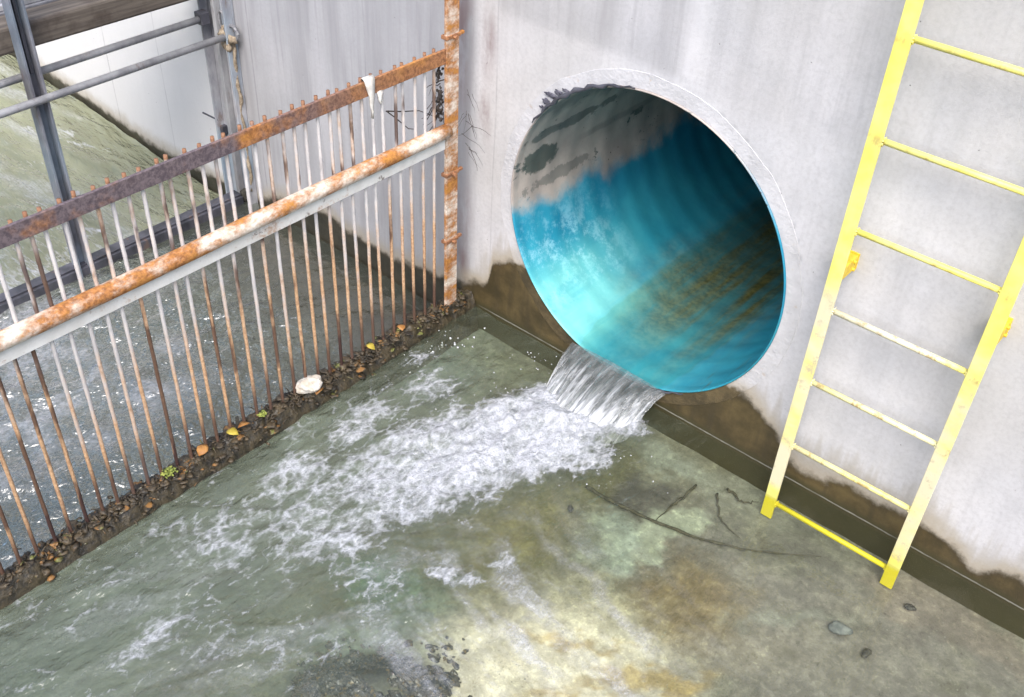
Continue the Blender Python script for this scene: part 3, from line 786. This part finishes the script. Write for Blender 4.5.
# lower water between the bar screen and the sluice frame
xs = np.arange(FX + .04, -1.43, .018); ys = np.concatenate([np.arange(-5.2, -3.0, .06), np.arange(-3.0, .0001, .018)])
Xg, Yg = np.meshgrid(xs, ys, indexing='ij')
zl = LZ + .030 * (fbm(Xg * 6, Yg * 4, 3) - .5) + .020 * (ridged(Xg * 7, Yg * 3.2, 2) - .5)
quiet = sstep(-.75, -.25, Yg)
zl = LZ + (zl - LZ) * (1 - .75 * quiet)
fd = .80 * np.exp(-((Xg + 1.50) / .13) ** 2) * sstep(-1.2, -1.75, Yg + .6 * (fbm(Xg * 3, Yg * 3) - .5))
fd = np.maximum(fd, .42 * np.exp(-((Xg + 1.48) / .09) ** 2))
fd = fd * 1.0
vl_ = .62 * sstep(-1.75, -2.15, Xg + .5 * (fbm(Xg * 3, Yg * 3) - .5)) * sstep(-.85, -1.35, Yg + .4 * (fbm(Xg * 3 + 7, Yg * 3) - .5)) * (.35 + .9 * sstep(.35, .6, fbm(Xg * 7 + 2 * Yg, Yg * 7, 4)))  # sky reflection painted as a pale veil on the left water
vl_ = np.maximum(vl_, .75 * np.exp(-((Xg + 1.53) / .12) ** 2) * sstep(-1.1, -1.7, Yg) * sstep(.38, .6, fbm(Xg * 12, Yg * 9, 4)))
M_wl = mat_water('lower_water', (.86, .88, .82, 1), (.125, .14, .105), (6, .95), (1.2, .8, 1), .3, (1, .8, 1), 2.2, .05, .24)
struct(grid_mesh('water', xs, ys, zl, {'foam': fd, 'turbid': .25 + .45 * (1 - quiet), 'chop': .95 - .6 * quiet, 'veil': vl_}, M_wl))
# upstream water beyond the frame
xs = np.arange(-9, FX - .03, .03); ys = np.arange(-5.2, .0001, .03)
Xg, Yg = np.meshgrid(xs, ys, indexing='ij')
zu = far_z(Xg) + .035 * (ridged(Xg * 1.6 + .6 * Yg, Yg * 4.5 - Xg * 1.2, 3) - .5) + .010 * (fbm(Xg * 5, Yg * 5, 2) - .5)
fu = .10 + .42 * sstep(.62, .9, ridged(Xg * 1.3 + .8 * Yg, Yg * 5 - Xg * 2.6, 3)) + .3 * np.exp(-((Yg + 1.3) / .6) ** 2) * sstep(-4.8, -3.3, Xg)
M_wu = mat_water('upstream_water', (.86, .90, .74, 1), (.33, .345, .225), (5, .7), (.55, 1.7, 1), .5, (.45, 1.6, 1), 1.5, .08, .06)
struct(grid_mesh('water', xs, ys, zu, {'foam': fu, 'turbid': np.full_like(Xg, .72), 'chop': np.full_like(Xg, 1.), 'veil': .75 * sstep(.47, .70, fbm(Xg * 1.5 + .5 * Yg, Yg * 10 - Xg * 2.2 + 1.2 * fbm(Xg * 1.5, Yg * 1.5), 4))}, M_wu))

# flow inside the pipe
M_wp = mat_water('pipe_water', (.97, .985, .94, 1), (.13, .14, .06), (7, .35), (5, .7, 1), 0, (3, .6, 1), 1.33, .3)
bm = bmesh.new()
lf = bm.verts.layers.float.new('foam'); lt = bm.verts.layers.float.new('turbid'); lc = bm.verts.layers.float.new('chop')
WZ = .121
rows = []
for y in np.arange(-.02, 7.99, .03):
    z = WZ - .018 * math.exp(-max(y, 0) / .12) * 1.0 + .012 * min(y, 3) / 3
    hw = math.sqrt(max(PR ** 2 - (PZ - z) ** 2, 0)) + .004
    row = []
    for k in range(41):
        u = -1 + 2 * k / 40
        x = PX + hw * u
        zz_ = z + (.006 * (float(fbm(np.array(x * 26.), np.array(y * 3.), 3)) - .5)) * (1 - u ** 4)
        v = bm.verts.new((x, y, zz_)); v[lf] = .0; v[lt] = (.03 + .17 * min(1, y / 1.5)) * (1 - u ** 4); v[lc] = .22; row.append(v)
    rows.append(row)
for p, q in zip(rows, rows[1:]):
    for k in range(40):
        bm.faces.new((p[k], p[k + 1], q[k + 1], q[k]))
struct(obj('water', bm, M_wp, None, True))

# the spill over the lip: a thick curling sheet
bm = bmesh.new()
lu = bm.verts.layers.float.new('u'); lv = bm.verts.layers.float.new('t')
NU, NT_ = 150, 34
def fall_pt(u, t, back):
    s = 2 * u - 1
    z0 = WZ - .016
    hw = .238
    x0 = PX + hw * s
    n1 = float(fbm(np.array(u * 9. + 2), np.array(.3), 3)) - .5
    thick = max(.0, z0 - (PZ - math.sqrt(max(PR ** 2 - (hw * s) ** 2, 0))))
    reach = (.20 + .21 * (1 - s * s) + .06 * n1 + (-.045 * s))
    T = t
    y = -.018 - reach * T
    z = z0 + .01 * (1 - s * s) - (z0 + .035) * (T ** 1.75)
    x = x0 - .045 * T * max(s, 0) + .03 * T * max(-s, 0)
    rip = (float(fbm(np.array(u * 34.), np.array(t * 1.2 + 3), 3)) - .5) * .034 * (.25 + T) + (float(ridged(np.array(u * 70.), np.array(t * 1.5), 2)) - .5) * .010 * (.3 + T)
    y -= rip; z += rip * .7
    if back:
        th = .010 + thick * .5 * (1 - T)
        y += th * (.4 + .3 * T); z -= th * (1 - .6 * T)
    return Vector((x, y, z))
for back in (0, 1):
    rows = []
    for j in range(NT_ + 1):
        t = j / NT_ * 1.12
        row = []
        for i in range(NU + 1):
            v = bm.verts.new(fall_pt(i / NU, t, back)); v[lu] = i / NU * .48 + back * 3; v[lv] = t; row.append(v)
        rows.append(row)
    for p, q in zip(rows, rows[1:]):
        for k in range(NU):
            bm.faces.new((p[k], p[k + 1], q[k + 1], q[k]) if back else (p[k], q[k], q[k + 1], p[k + 1]))
M_fall = mat_fall()
fall = obj('waterfall', bm, M_fall, None, True)
tag(fall, 'short curtain of streaked clear water spilling over the turquoise pipe lip into the pool', 'waterfall')

# spray droplets, bubbles
bm = bmesh.new()
rr = random.Random(3)
def drop(x, y, z, r):
    g = bmesh.ops.create_icosphere(bm, subdivisions=1, radius=r)
    for v in g['verts']: v.co += Vector((x, y, z))
for k in range(300):
    t = rr.random()
    if t < .55:
        u = rr.gauss(.0, .75); x = -.62 + .26 * u; y = LAND_Y + rr.gauss(0, .07) - .03; z = abs(rr.gauss(0, .035)) + .02
    elif t < .8:
        s = rr.random(); x = -.65 - .25 * s + rr.gauss(0, .16); y = -.3 - 1.0 * s + rr.gauss(0, .06); z = .025 + abs(rr.gauss(0, .02))
    elif t < .9:
        x = -.80 - abs(rr.gauss(0, .10)); y = -.14 + rr.gauss(0, .06); z = .01 + abs(rr.gauss(0, .03))
    else:
        x = -1.3 + rr.gauss(0, .07); y = -.40 + rr.gauss(0, .13); z = .004
    drop(x, y, z, rr.uniform(.001, .0035))
for k in range(26):
    drop(-1.28 + rr.gauss(0, .06), -.34 + rr.gauss(0, .13), .002, rr.uniform(.003, .007))
struct(obj('spray', bm, mat_drop(), None, True), 'stuff')

# ================================================================ BAR SCREEN (rusty grating)
scr = thing('bar_screen', 'rusty white barred trash screen standing on the mossy sill beside the pipe pool', 'grating', (SX, -1.2, 0))
def loc(p): return (p[0] - SX, p[1] + 1.2, p[2])
YE = -2.75
bm = bmesh.new()
bx(bm, loc((SX - .012, YE, 1.200)), loc((SX, -.168, 1.257)), .002)
obj('top_rail', bm, M_railrust, scr)
bm = bmesh.new()
tube(bm, [loc((SX + .002, y, .927 + .0015 * math.sin(y * 5))) for y in np.linspace(YE, -.165, 30)], .0285, 20)
obj('middle_tube', bm, M_tuberust, scr, True)
bm = bmesh.new()
bx(bm, loc((SX - .010, YE, .846)), loc((SX - .0005, -.175, .903)), .002)
obj('middle_flat', bm, M_white, scr)
bm = bmesh.new()
bx(bm, loc((SX - .010, -.173, -.05)), loc((SX + .004, -.106, 2.35)), .002)
bx(bm, loc((SX - .055, -.118, -.05)), loc((SX - .0105, -.106, 2.35)), .002)
obj('hinge_post', bm, M_post, scr)
def bar_set(z0, z1, y0, pitch, count, r):
    first = None
    for i in range(count):
        if first is None:
            bm = bmesh.new()
            nz = 24
            pts = [(.0003 * math.sin(k * 1.9), .0003 * math.sin(k * 1.3 + 1), z) for k, z in enumerate(np.linspace(z0, z1, nz))]
            tube(bm, pts, [r + .0003 * math.sin(k * 2.7) for k in range(nz)], 9)
            b = first = obj('bar', bm, M_bar, scr, True)
        else:
            b = first.copy(); col.objects.link(b); b.parent = scr
        b.location = (-.0215 + rng.normal(0, .0006), y0 - pitch * i + 1.2 + rng.normal(0, .0022), rng.normal(0, .0025))
        b.rotation_euler = (rng.normal(0, .004), rng.normal(0, .002), 0)
bar_set(.925, 1.2655, -.215, .0521, 48, .0066)
bar_set(.04, .895, -.222, .0605, 42, .0066)
# hinge clamps fixing the post to the wall
for z in (1.30, .725, .405, 1.9):
    bm = bmesh.new()
    bx(bm, loc((SX - .024, -.177, z - .008)), loc((SX + .008, -.100, z + .008)), .003)
    bx(bm, loc((SX - .010, -.0998, z - .006)), loc((SX + .004, -.076, z + .006)), .002)
    c = obj('clamp', bm, M_clamp, scr)
    bm = bmesh.new()
    tube(bm, [loc((SX + .012, -.14, z)), loc((SX + .026, -.14, z))], .009, 6)
    obj('bolt', bm, M_clamp, c)

# sill under the screen
xs = np.linspace(-1.50, -1.36, 26); ys = np.arange(-3.2, .0001, .012)
Xg, Yg = np.meshgrid(xs, ys, indexing='ij')
pro = np.interp(Xg, [-1.50, -1.475, -1.415, -1.388, -1.36], [-.26, .070, .074, .02, -.13])
zsill = pro + .060 * (fbm(Xg * 13, Yg * 13, 5, .6) - .5) * sstep(-.2, 0, pro) + .02 * (fbm(Xg * 3, Yg * 3) - .5)
sill = grid_mesh('sill', xs, ys, zsill, {}, M_sill)
struct(sill)
# matted leaves, pebbles and twigs lying on the sill: uncountable litter
bm = bmesh.new()
for k in range(1500):
    y = rr.uniform(-2.7, -.05); x = -1.428 + rr.gauss(0, .020)
    z = .070 + rr.gauss(0, .008) - max(0, x + 1.412) * 1.6
    if rr.random() < .16:
        lump(bm, (x, y, z + .003), rr.uniform(.012, .024), 2, .35, (rr.uniform(.6, 1.2), rr.uniform(.6, 1.2), .16), k)
    elif rr.random() < .55:
        lump(bm, (x, y, z), rr.uniform(.005, .014), 1, .4, (rr.uniform(.6, 1.6), rr.uniform(.6, 1.6), .45), k)
    else:
        a = rr.uniform(0, 6.28); l = rr.uniform(.01, .04)
        tube(bm, [(x, y, z + .006), (x + l * .5 * math.cos(a), y + l * .5 * math.sin(a), z + .012), (x + l * math.cos(a), y + l * math.sin(a), z + .006)], [.002, .0025, .001], 5)
def mat_litter():
    n = NT('matted_litter')
    a = n.noise(30, 4, .7); b = n.noise(22, 3, .6, n.vec(loc=(3, 4, 5)))
    c = n.mix(n.step(a, .35, .65), (.020, .016, .011), (.085, .062, .034))
    c = n.mix(n.step(b, .58, .66, 0, .9), c, (.24, .12, .035))
    c = n.mix(n.step(n.noise(16, 3, .6, n.vec(loc=(9, 1, 5))), .60, .67, 0, .8), c, (.16, .17, .045))
    c = n.mix(n.step(n.noise(40, 3, .6, n.vec(loc=(1, 8, 5))), .68, .72, 0, .8), c, (.38, .36, .28))
    return n.end(n.pbr(c, .6, 0, n.bump(a, .5, .004)))
struct(obj('litter', bm, mat_litter(), None, True), 'stuff')
# coloured leaves one can pick out
def leaf(name, x, y, z, s, mat, label, rot=0., group=None):
    bm = bmesh.new()
    prof = [(0, .0), (.25, .30), (.5, .38), (.75, .26), (1, .0)]
    top = []
    vs = {}
    for j, (t, w_) in enumerate(prof):
        for sgn in (-1, 0, 1):
            zz_ = .12 * abs(sgn) * w_ * 2 + .10 * math.sin(t * 4)
            vs[j, sgn] = bm.verts.new(((t - .5) * s, sgn * w_ * s, zz_ * s))
    for j in range(4):
        for sgn in (-1, 0):
            try: bm.faces.new((vs[j, sgn], vs[j + 1, sgn], vs[j + 1, sgn + 1], vs[j, sgn + 1]))
            except ValueError: pass
    bmesh.ops.remove_doubles(bm, verts=bm.verts, dist=1e-5)
    r = bmesh.ops.solidify(bm, geom=bm.faces[:], thickness=.0012)
    o = obj(name, bm, mat, None, True, (x, y, z)); o.rotation_euler = (rr.uniform(-.3, .3), rr.uniform(-.3, .3), rot)
    return tag(o, label, 'leaf', group)
leaf('leaf', -1.416, -1.325, 0.104, .052, M_leafY, 'bright yellow leaf at the foot of the rusty bars, next to an orange one', .4)
leaf('leaf', -1.412, -1.275, 0.110, .050, M_leafO, 'orange leaf touching the bright yellow leaf at the foot of the bars', 1.2)
leaf('leaf', -1.418, -1.455, 0.106, .056, M_leafO, 'solitary orange leaf on the sill between the green tuft and yellow leaf', 1.9)
leaf('leaf', -1.42, -.62, 0.102, .044, M_leafY, 'yellow leaf on the sill nearer the wall than the white rubble', .2)
leaf('leaf', -1.424, -.44, 0.102, .046, M_leafO, 'amber leaf on the sill closest to the rusty hinge post', 2.6)
leaf('leaf', -1.392, -.93, .075, .060, M_leafO, 'orange leaf lying in front of the white rubble lump', 2.2)
def tuft(x, y, z, s, label, seed):
    bm = bmesh.new(); q = random.Random(seed)
    for k in range(60):
        lump(bm, (q.gauss(0, s * .3), q.uniform(-1, 1) * s * .8, abs(q.gauss(0, s * .15))), q.uniform(.003, .007), 1, .4, (1.3, 1, .6), k + seed)
    return tag(obj('moss_tuft', bm, M_leafG, None, True, (x, y, z)), label, 'moss')
tuft(-1.422, -1.60, 0.096, .030, 'yellow-green moss tuft on the sill below the rusty bars, left of the orange leaf', 5)
tuft(-1.424, -1.18, 0.094, .016, 'small green moss patch on the sill right of the yellow leaf', 9)
# white rubble lump
bm = bmesh.new()
lump(bm, (0, 0, 0), .046, 4, .16, (.85, 1.15, .62), 12)
for v in bm.verts:
    v.co *= 1 + .32 * (float(fbm(np.array(v.co.x * 60 + 3), np.array(v.co.y * 60 + v.co.z * 45), 3)) - .5)
tag(obj('rubble_lump', bm, M_chunk, None, True, (-1.408, -.955, .115)), 'rough white lump of rubble resting on the sill against the bars', 'rubble')
# black peg in the sill
bm = bmesh.new()
tube(bm, [(0, 0, -.03), (.002, 0, .02), (0, .002, .065)], [.007, .008, .0065], 8)
tag(obj('peg', bm, M_moss, None, True, (-1.437, -1.285, .075)), 'short black peg sticking up from the sill behind the yellow leaf', 'peg')
# rag on the top rail: two hanging tails
bm = bmesh.new()
def strip(pts, wid, th=.003):
    rows = []
    for (x, y, z), w_ in zip(pts, wid):
        rows.append([bm.verts.new((x + th * sx, y + w_ * sy + .002 * math.sin(z * 90 + sy), z)) for sx, sy in ((-1, -1), (1, -1), (1.6, 0), (1, 1), (-1, 1))])
    for a, b in zip(rows, rows[1:]):
        for k in range(5): bm.faces.new((a[k], a[(k + 1) % 5], b[(k + 1) % 5], b[k]))
    bm.faces.new(rows[0][::-1]); bm.faces.new(rows[-1])
strip([(-.026, .0, -.02), (-.022, .0, .004), (-.004, .0, .012), (.006, .0, .004), (.009, .002, -.025), (.010, .004, -.055), (.012, .002, -.085), (.010, .004, -.115), (.011, .003, -.14)], [.012, .020, .024, .022, .019, .012, .008, .005, .002])
strip([(-.02, .05, -.03), (-.012, .05, -.045), (.002, .052, -.062), (.006, .048, -.085), (.006, .05, -.105)], [.006, .012, .012, .008, .002])
bmesh.ops.recalc_face_normals(bm, faces=bm.faces)
rag = obj('torn_rag', bm, M_cloth, None, True, (SX, -.565, 1.259))
tag(rag, 'torn off-white rag draped over the rusty top rail of the bar screen', 'rag')
# dead twigs caught on the screen near the post
def twigs(name, label, segs, cat='twig'):
    bm = bmesh.new()
    for pts, r in segs:
        n_ = len(pts); tube(bm, pts, [r * (1 - .6 * i / (n_ - 1)) for i in range(n_)], 6)
    return tag(obj(name, bm, M_twig, None, True), label, cat)
twigs('forked_twig', 'forked dark twig caught between the upper bars near the white rag',
      [([(-1.45, -.455, 1.095), (-1.46, -.40, 1.045), (-1.45, -.345, .985), (-1.455, -.30, .965)], .003),
       ([(-1.45, -.450, 1.093), (-1.462, -.37, 1.06), (-1.455, -.28, 1.035), (-1.45, -.20, .985)], .0028),
       ([(-1.452, -.262, 1.02), (-1.44, -.235, 1.05), (-1.44, -.225, 1.06)], .0018)])
q = random.Random(5)
sg = []
for k in range(34):
    y = -.165 + q.gauss(0, .016); z = q.uniform(.96, 1.18); x = -1.455
    p = [(x, y, z)]
    d = Vector((q.gauss(0, .6), q.choice((-1, -1, 1)) * abs(q.gauss(.3, .6)), q.gauss(-.5, .8))).normalized()
    for s in range(4):
        d = (d + Vector((q.gauss(0, .35), q.gauss(0, .35), q.gauss(-.1, .35)))).normalized()
        L = q.uniform(.012, .03); p.append((p[-1][0] + d.x * L * .4, p[-1][1] + d.y * L, p[-1][2] + d.z * L))
    sg.append((p, q.uniform(.0012, .0032)))
rc = twigs('root_clump', 'black mossy tangle of dead roots beside the rusty hinge post under the top rail', sg[:16], 'roots')
bm = bmesh.new(); bm.from_mesh(rc.data)
for k in range(70):
    lump(bm, (-1.452 + q.gauss(0, .006), -.176 + q.gauss(0, .010), q.choice((1.155, 1.08, 1.06, 1.03, .99)) + q.gauss(0, .022)), q.uniform(.003, .010), 1, .5, (.6, 1, 1.2), k)
bm.to_mesh(rc.data); bm.free()
sg = []
for k in range(16):
    p = [(-1.385 + q.gauss(0, .01), -.085 + q.gauss(0, .02), q.uniform(.78, 1.10))]
    d = Vector((q.gauss(.4, .4), q.gauss(.3, .5), q.gauss(-.5, .7))).normalized()
    for s in range(4):
        d = (d + Vector((q.gauss(.05, .25), q.gauss(0, .25), q.gauss(-.15, .3)))).normalized()
        L = q.uniform(.012, .04); nx = (p[-1][0] + d.x * L, min(-.004, p[-1][1] + d.y * L), p[-1][2] + d.z * L); p.append(nx)
    sg.append((p, q.uniform(.0006, .0013)))
twigs('root_fringe', 'thin wispy dead rootlets between the hinge post and the pale wall', sg, 'roots')

# ================================================================ YELLOW LADDER
lad = thing('ladder', 'yellow steel ladder fixed to the pale concrete wall, faded near its wet foot', 'ladder', (.449, -.11, 0))
def L(p): return (p[0] - .449, p[1] + .11, p[2])
RX = (.205, .693)
for x in RX:
    bm = bmesh.new()
    bx(bm, L((x - .0225, -.118, -.112)), L((x + .0225, -.106, 2.75)), .002)
    obj('rail', bm, M_lad, lad)
rz = [-.040 + .3015 * i for i in range(10)]
for z in rz:
    bm = bmesh.new()
    tube(bm, [L((RX[0] - .018, -.1015, z)), L((.449, -.1015, z)), L((RX[1] + .018, -.1015, z))], .0098, 12)
    for sx in (-1, 1):
        for q_ in range(7):
            a = q_ / 7 * 6.283
            ex = RX[0] + .0225 if sx < 0 else RX[1] - .0225
            lump(bm, L((ex + sx * -.001, -.1035 + .0105 * math.cos(a), z + .0105 * math.sin(a))), .0045, 1, .4, (1, 1, 1), q_)
    obj('rung', bm, M_lad, lad, True)
for x in RX:
    for z in (1.005, 2.45):
        bm = bmesh.new()
        bx(bm, L((x - .020, -.1055, z - .026)), L((x + .019, -.004, z + .026)), .003)
        bx(bm, L((x - .021, -.0045, z - .030)), L((x + .021, .002, z + .030)), .002)
        wb_ = obj('wall_bracket', bm, M_brk, lad)
        for dz in (-.014, .014):
            bm = bmesh.new(); tube(bm, [L((x + .019, -.03, z + dz)), L((x + .027, -.03, z + dz))], .006, 6); obj('bolt', bm, M_brk, wb_)

# ================================================================ SLUICE FRAME AND FOOTBRIDGE
fr = thing('sluice_frame', 'weathered grey steel sluice frame with two handrail pipes across the far channel', 'frame', (FX, -.6, 0))
def F(p): return (p[0] - FX, p[1] + .6, p[2])
def channel(y0, y1, z0, z1, x=FX, d=.10, mat=M_col, name='post'):
    bm = bmesh.new()
    bx(bm, F((x - .010, y0, z0)), F((x + .004, y1, z1)), .002)           # web
    bx(bm, F((x + .0045, y0, z0)), F((x + d * .5, y0 + .012, z1)), .002)
    bx(bm, F((x + .0045, y1 - .012, z0)), F((x + d * .5, y1, z1)), .002)
    return obj(name, bm, mat, fr)
bm = bmesh.new()
bx(bm, F((FX - .120, -.014, -.35)), F((FX + .085, -.002, 2.2)), .002)
bx(bm, F((FX - .120, -.060, -.35)), F((FX - .108, -.0145, 2.2)), .002)
bx(bm, F((FX + .073, -.060, -.35)), F((FX + .085, -.0145, 2.2)), .002)
obj('wall_column', bm, M_col, fr)
bm = bmesh.new(); bx(bm, F((FX - .030, -.050, -.3)), F((FX - .004, -.0145, 2.2)), .003); obj('column_rib', bm, M_galv, fr)
channel(-1.030, -.965, -.35, 2.2, FX, .10, mat_galv('grey_post_steel', (.08, .08, .095), (.24, .24, .27), .35), 'post')
bm = bmesh.new(); bx(bm, F((FX + .006, -1.004, .9)), F((FX + .030, -.992, 2.2)), .002); obj('post_slot', bm, M_darkst, fr)
bm = bmesh.new()
tube(bm, [F((FX + .03, -.955, .30)), F((FX + .03, -.930, .30))], .012, 6); obj('bolt', bm, M_galv, fr)
bm = bmesh.new(); bx(bm, F((FX - .02, -4.6, -.32)), F((FX + .045, -.064, -.075)), .004); bx(bm, F((FX - .03, -4.6, -.0735)), F((FX + .03, -.064, -.066)), .002)
obj('sill_beam', bm, M_darkst, fr)
bm = bmesh.new(); tube(bm, [F((FX - .055, -3.6, .835)), F((FX - .055, -2., .85)), F((FX - .055, -.0605, .872))], .017, 14); obj('handrail', bm, M_galv, fr, True)
bm = bmesh.new(); tube(bm, [F((FX + .062, -3.6, .775)), F((FX + .062, -2., .785)), F((FX + .062, -.0605, .805))], .017, 14); obj('handrail', bm, M_galv, fr, True)
bm = bmesh.new(); bx(bm, F((FX - .085, -.110, .845)), F((FX - .030, -.0605, .905)), .004); obj('rail_socket', bm, M_darkst, fr)
bm = bmesh.new(); lump(bm, F((FX + .02, -.01, -.09)), .055, 2, .3, (.8, 1, .7), 3); obj('foot_lump', bm, M_moss, fr, True)

br = thing('footbridge', 'brown timber edged footbridge with grey deck crossing above the far channel', 'footbridge', (FX - .3, -1.5, 1.0))
def B(p): return (p[0] - FX + .3, p[1] + 1.5, p[2] - 1.0)
bm = bmesh.new(); bx(bm, B((FX - .16, -4.2, .985)), B((FX - .015, -.064, 1.095)), .012); obj('edge_beam', bm, M_timber, br)
bm = bmesh.new(); bx(bm, B((FX - .19, -4.2, .925)), B((FX - .16, -1.06, .984)), .006); bx(bm, B((FX - .16, -4.2, .94)), B((FX - .05, -1.10, .984)), .006); obj('bearer', bm, M_timber, br)
bm = bmesh.new(); bx(bm, B((FX - .46, -4.2, 1.055)), B((FX - .161, -.42, 1.10)), .004); obj('deck', bm, M_deck, br)
bm = bmesh.new(); bx(bm, B((FX - .20, -4.2, 1.1005)), B((FX - .175, -.42, 1.125)), .004); obj('kerb_angle', bm, M_galv, br)

# rope and shackle on the column
rope = thing('rope', 'frayed brown rope with a knotted tangle hanging beside the far steel column', 'rope', (-2.985, -.012, .8))
bm = bmesh.new()
pts = [(0.02 + .008 * math.sin(k * .9), -.02 + .004 * math.cos(k * 1.3), -.03 - .030 * k) for k in range(28)]
tube(bm, pts, [.009 + .002 * math.sin(k * 2.1) for k in range(28)], 8); obj('rope_tail', bm, M_rope, rope, True)
bm = bmesh.new()
for k in range(14):
    q2 = random.Random(k)
    lump(bm, (q2.gauss(0, .018), -.03 + q2.gauss(0, .01), q2.gauss(-.015, .045)), q2.uniform(.012, .026), 2, .3, (1, .7, 1), k)
obj('knot', bm, M_rope, rope, True)
bm = bmesh.new()
tube(bm, [(.035 + .034 * math.cos(a), -.02, .03 + .034 * math.sin(a)) for a in np.linspace(0, 2 * math.pi, 21)], .009, 8, False)
tube(bm, [(-.02 + .020 * math.cos(a), -.035, .075 + .05 * math.sin(a)) for a in np.linspace(0, 2 * math.pi, 21)], .006, 8, False)
obj('shackle', bm, M_metal, rope, True)
# steel pin sticking out of the far white wall
bm = bmesh.new()
tube(bm, [(-3.20, .03, .29), (-3.16, -.05, .31), (-3.27, -.06, .315)], .005, 6); bx(bm, (-3.19, -.045, .225), (-3.135, .003, .275), .004)
tag(obj('wall_anchor', bm, M_darkst, None, False), 'small dark anchor with bent pin on the white wall left of the steel column', 'anchor')

# ================================================================ ON THE POOL FLOOR
bm = bmesh.new()
pts = [(-.385, -.475, -.098), (-.30, -.47, -.100), (-.23, -.46, -.101), (-.06, -.43, -.103), (.09, -.39, -.103), (.22, -.33, -.103), (.34, -.25, -.104), (.46, -.155, -.107)]
def wander(pts, amp, seed):
    q = np.random.default_rng(seed); sm = []
    for i in range(len(pts) - 1):
        for t in np.arange(0, 1, .2):
            sm.append(tuple(np.array(pts[i]) * (1 - t) + np.array(pts[i + 1]) * t + np.array([q.normal(0, amp), q.normal(0, amp), q.normal(0, amp * .3)])))
    sm.append(pts[-1])
    return sm
def sunk(name, pts, r, label, cat, amp=.0018, seed=1):
    bm = bmesh.new(); pts = wander(pts, amp, seed); q = random.Random(seed); n_ = len(pts)
    tube(bm, pts, [r * (1 - .75 * (i / (n_ - 1)) ** 2) * q.uniform(.75, 1.2) for i in range(n_)], 8)
    return tag(obj(name, bm, M_sunk, None, True), label, cat)
sunk('sunken_branch', pts, .0065, 'long thin dark curved branch lying on the pool floor left of the ladder', 'branch')
sunk('sunken_twig', [(-.075, -.165, -.108), (-.08, -.25, -.109), (-.088, -.33, -.110), (-.09, -.42, -.112)], .0058, 'straight dark twig under water pointing from the wall to the long curved branch', 'twig', .0025, 4)
sunk('sunken_twig', [(.005, -.15, -.109), (.05, -.21, -.108), (.10, -.26, -.109), (.19, -.28, -.111)], .0045, 'thin bent twig under water between the ladder foot and the straight twig', 'twig', .003, 6)
sunk('sunken_twig', [(.03, -.09, -.108), (.08, -.12, -.107), (.11, -.11, -.107), (.15, -.075, -.109)], .005, 'crooked twig under water just behind the left ladder foot', 'twig', .004, 8)
# pebbles on the right hand floor
for k, (x, y, s, lab) in enumerate([(.66, -.40, .030, 'flat grey stone on the silty floor in front of the ladder, larger one'), (.77, -.43, .018, 'small dark stone on the silty floor, beyond the flat grey stone'),
                                  (-.36, -.60, .013, 'round dark pebble on the pool floor left of the curved branch'), (.80, -.15, .016, 'narrow dark pebble near the wall to the right of the ladder')]):
    bm = bmesh.new(); lump(bm, (0, 0, 0), s, 3, .18, (1.3, .8, .4), 40 + k)
    o = obj('stone', bm, M_rock if k else mat_simple('flat_grey_stone', (.10, .11, .11), (.2, .21, .2), 30), None, True, (x, y, -.105)); o.rotation_euler = (0, 0, .5 + k)
    tag(o, lab, 'stone')
def mat_gravel():
    n = NT('mixed_gravel')
    a = n.noise(38, 3, .6); b = n.noise(60, 3, .6, n.vec(loc=(3, 4, 5)))
    c = n.mix(n.step(a, .35, .65), (.028, .026, .022), (.11, .10, .085))
    c = n.mix(n.step(b, .58, .64, 0, .8), c, (.20, .14, .06))
    c = n.mix(n.step(b, .38, .33, 0, .8), c, (.26, .255, .26))
    return n.end(n.pbr(c, .3, 0, n.bump(a, .5, .004)))
# dark gravel bar breaking the surface at the bottom of the view
bm = bmesh.new()
q = random.Random(11)
for k in range(2600):
    t, u = q.random(), q.gauss(.5, .42)
    x = -.55 + .34 * t + .12 * u + q.gauss(0, .02); y = -1.74 + .34 * t - .15 * u + q.gauss(0, .02)
    if float(fbm(np.array(x * 11.), np.array(y * 11.), 3)) < .47: continue
    e = (((x + .33) * .71 + (y + 1.64) * .71) / .21) ** 4 + ((-(x + .33) * .71 + (y + 1.64) * .71) / .085) ** 2
    z = -.118 + .108 * math.exp(-e)
    lump(bm, (x, y, z), q.choice((.0035, .0045, .005, .006, .008, .011)) * q.uniform(.8, 1.4), 1, .4, (q.uniform(.9, 1.7), q.uniform(.7, 1.2), .5), k)
struct(obj('gravel', bm, mat_gravel(), None, False), 'stuff')
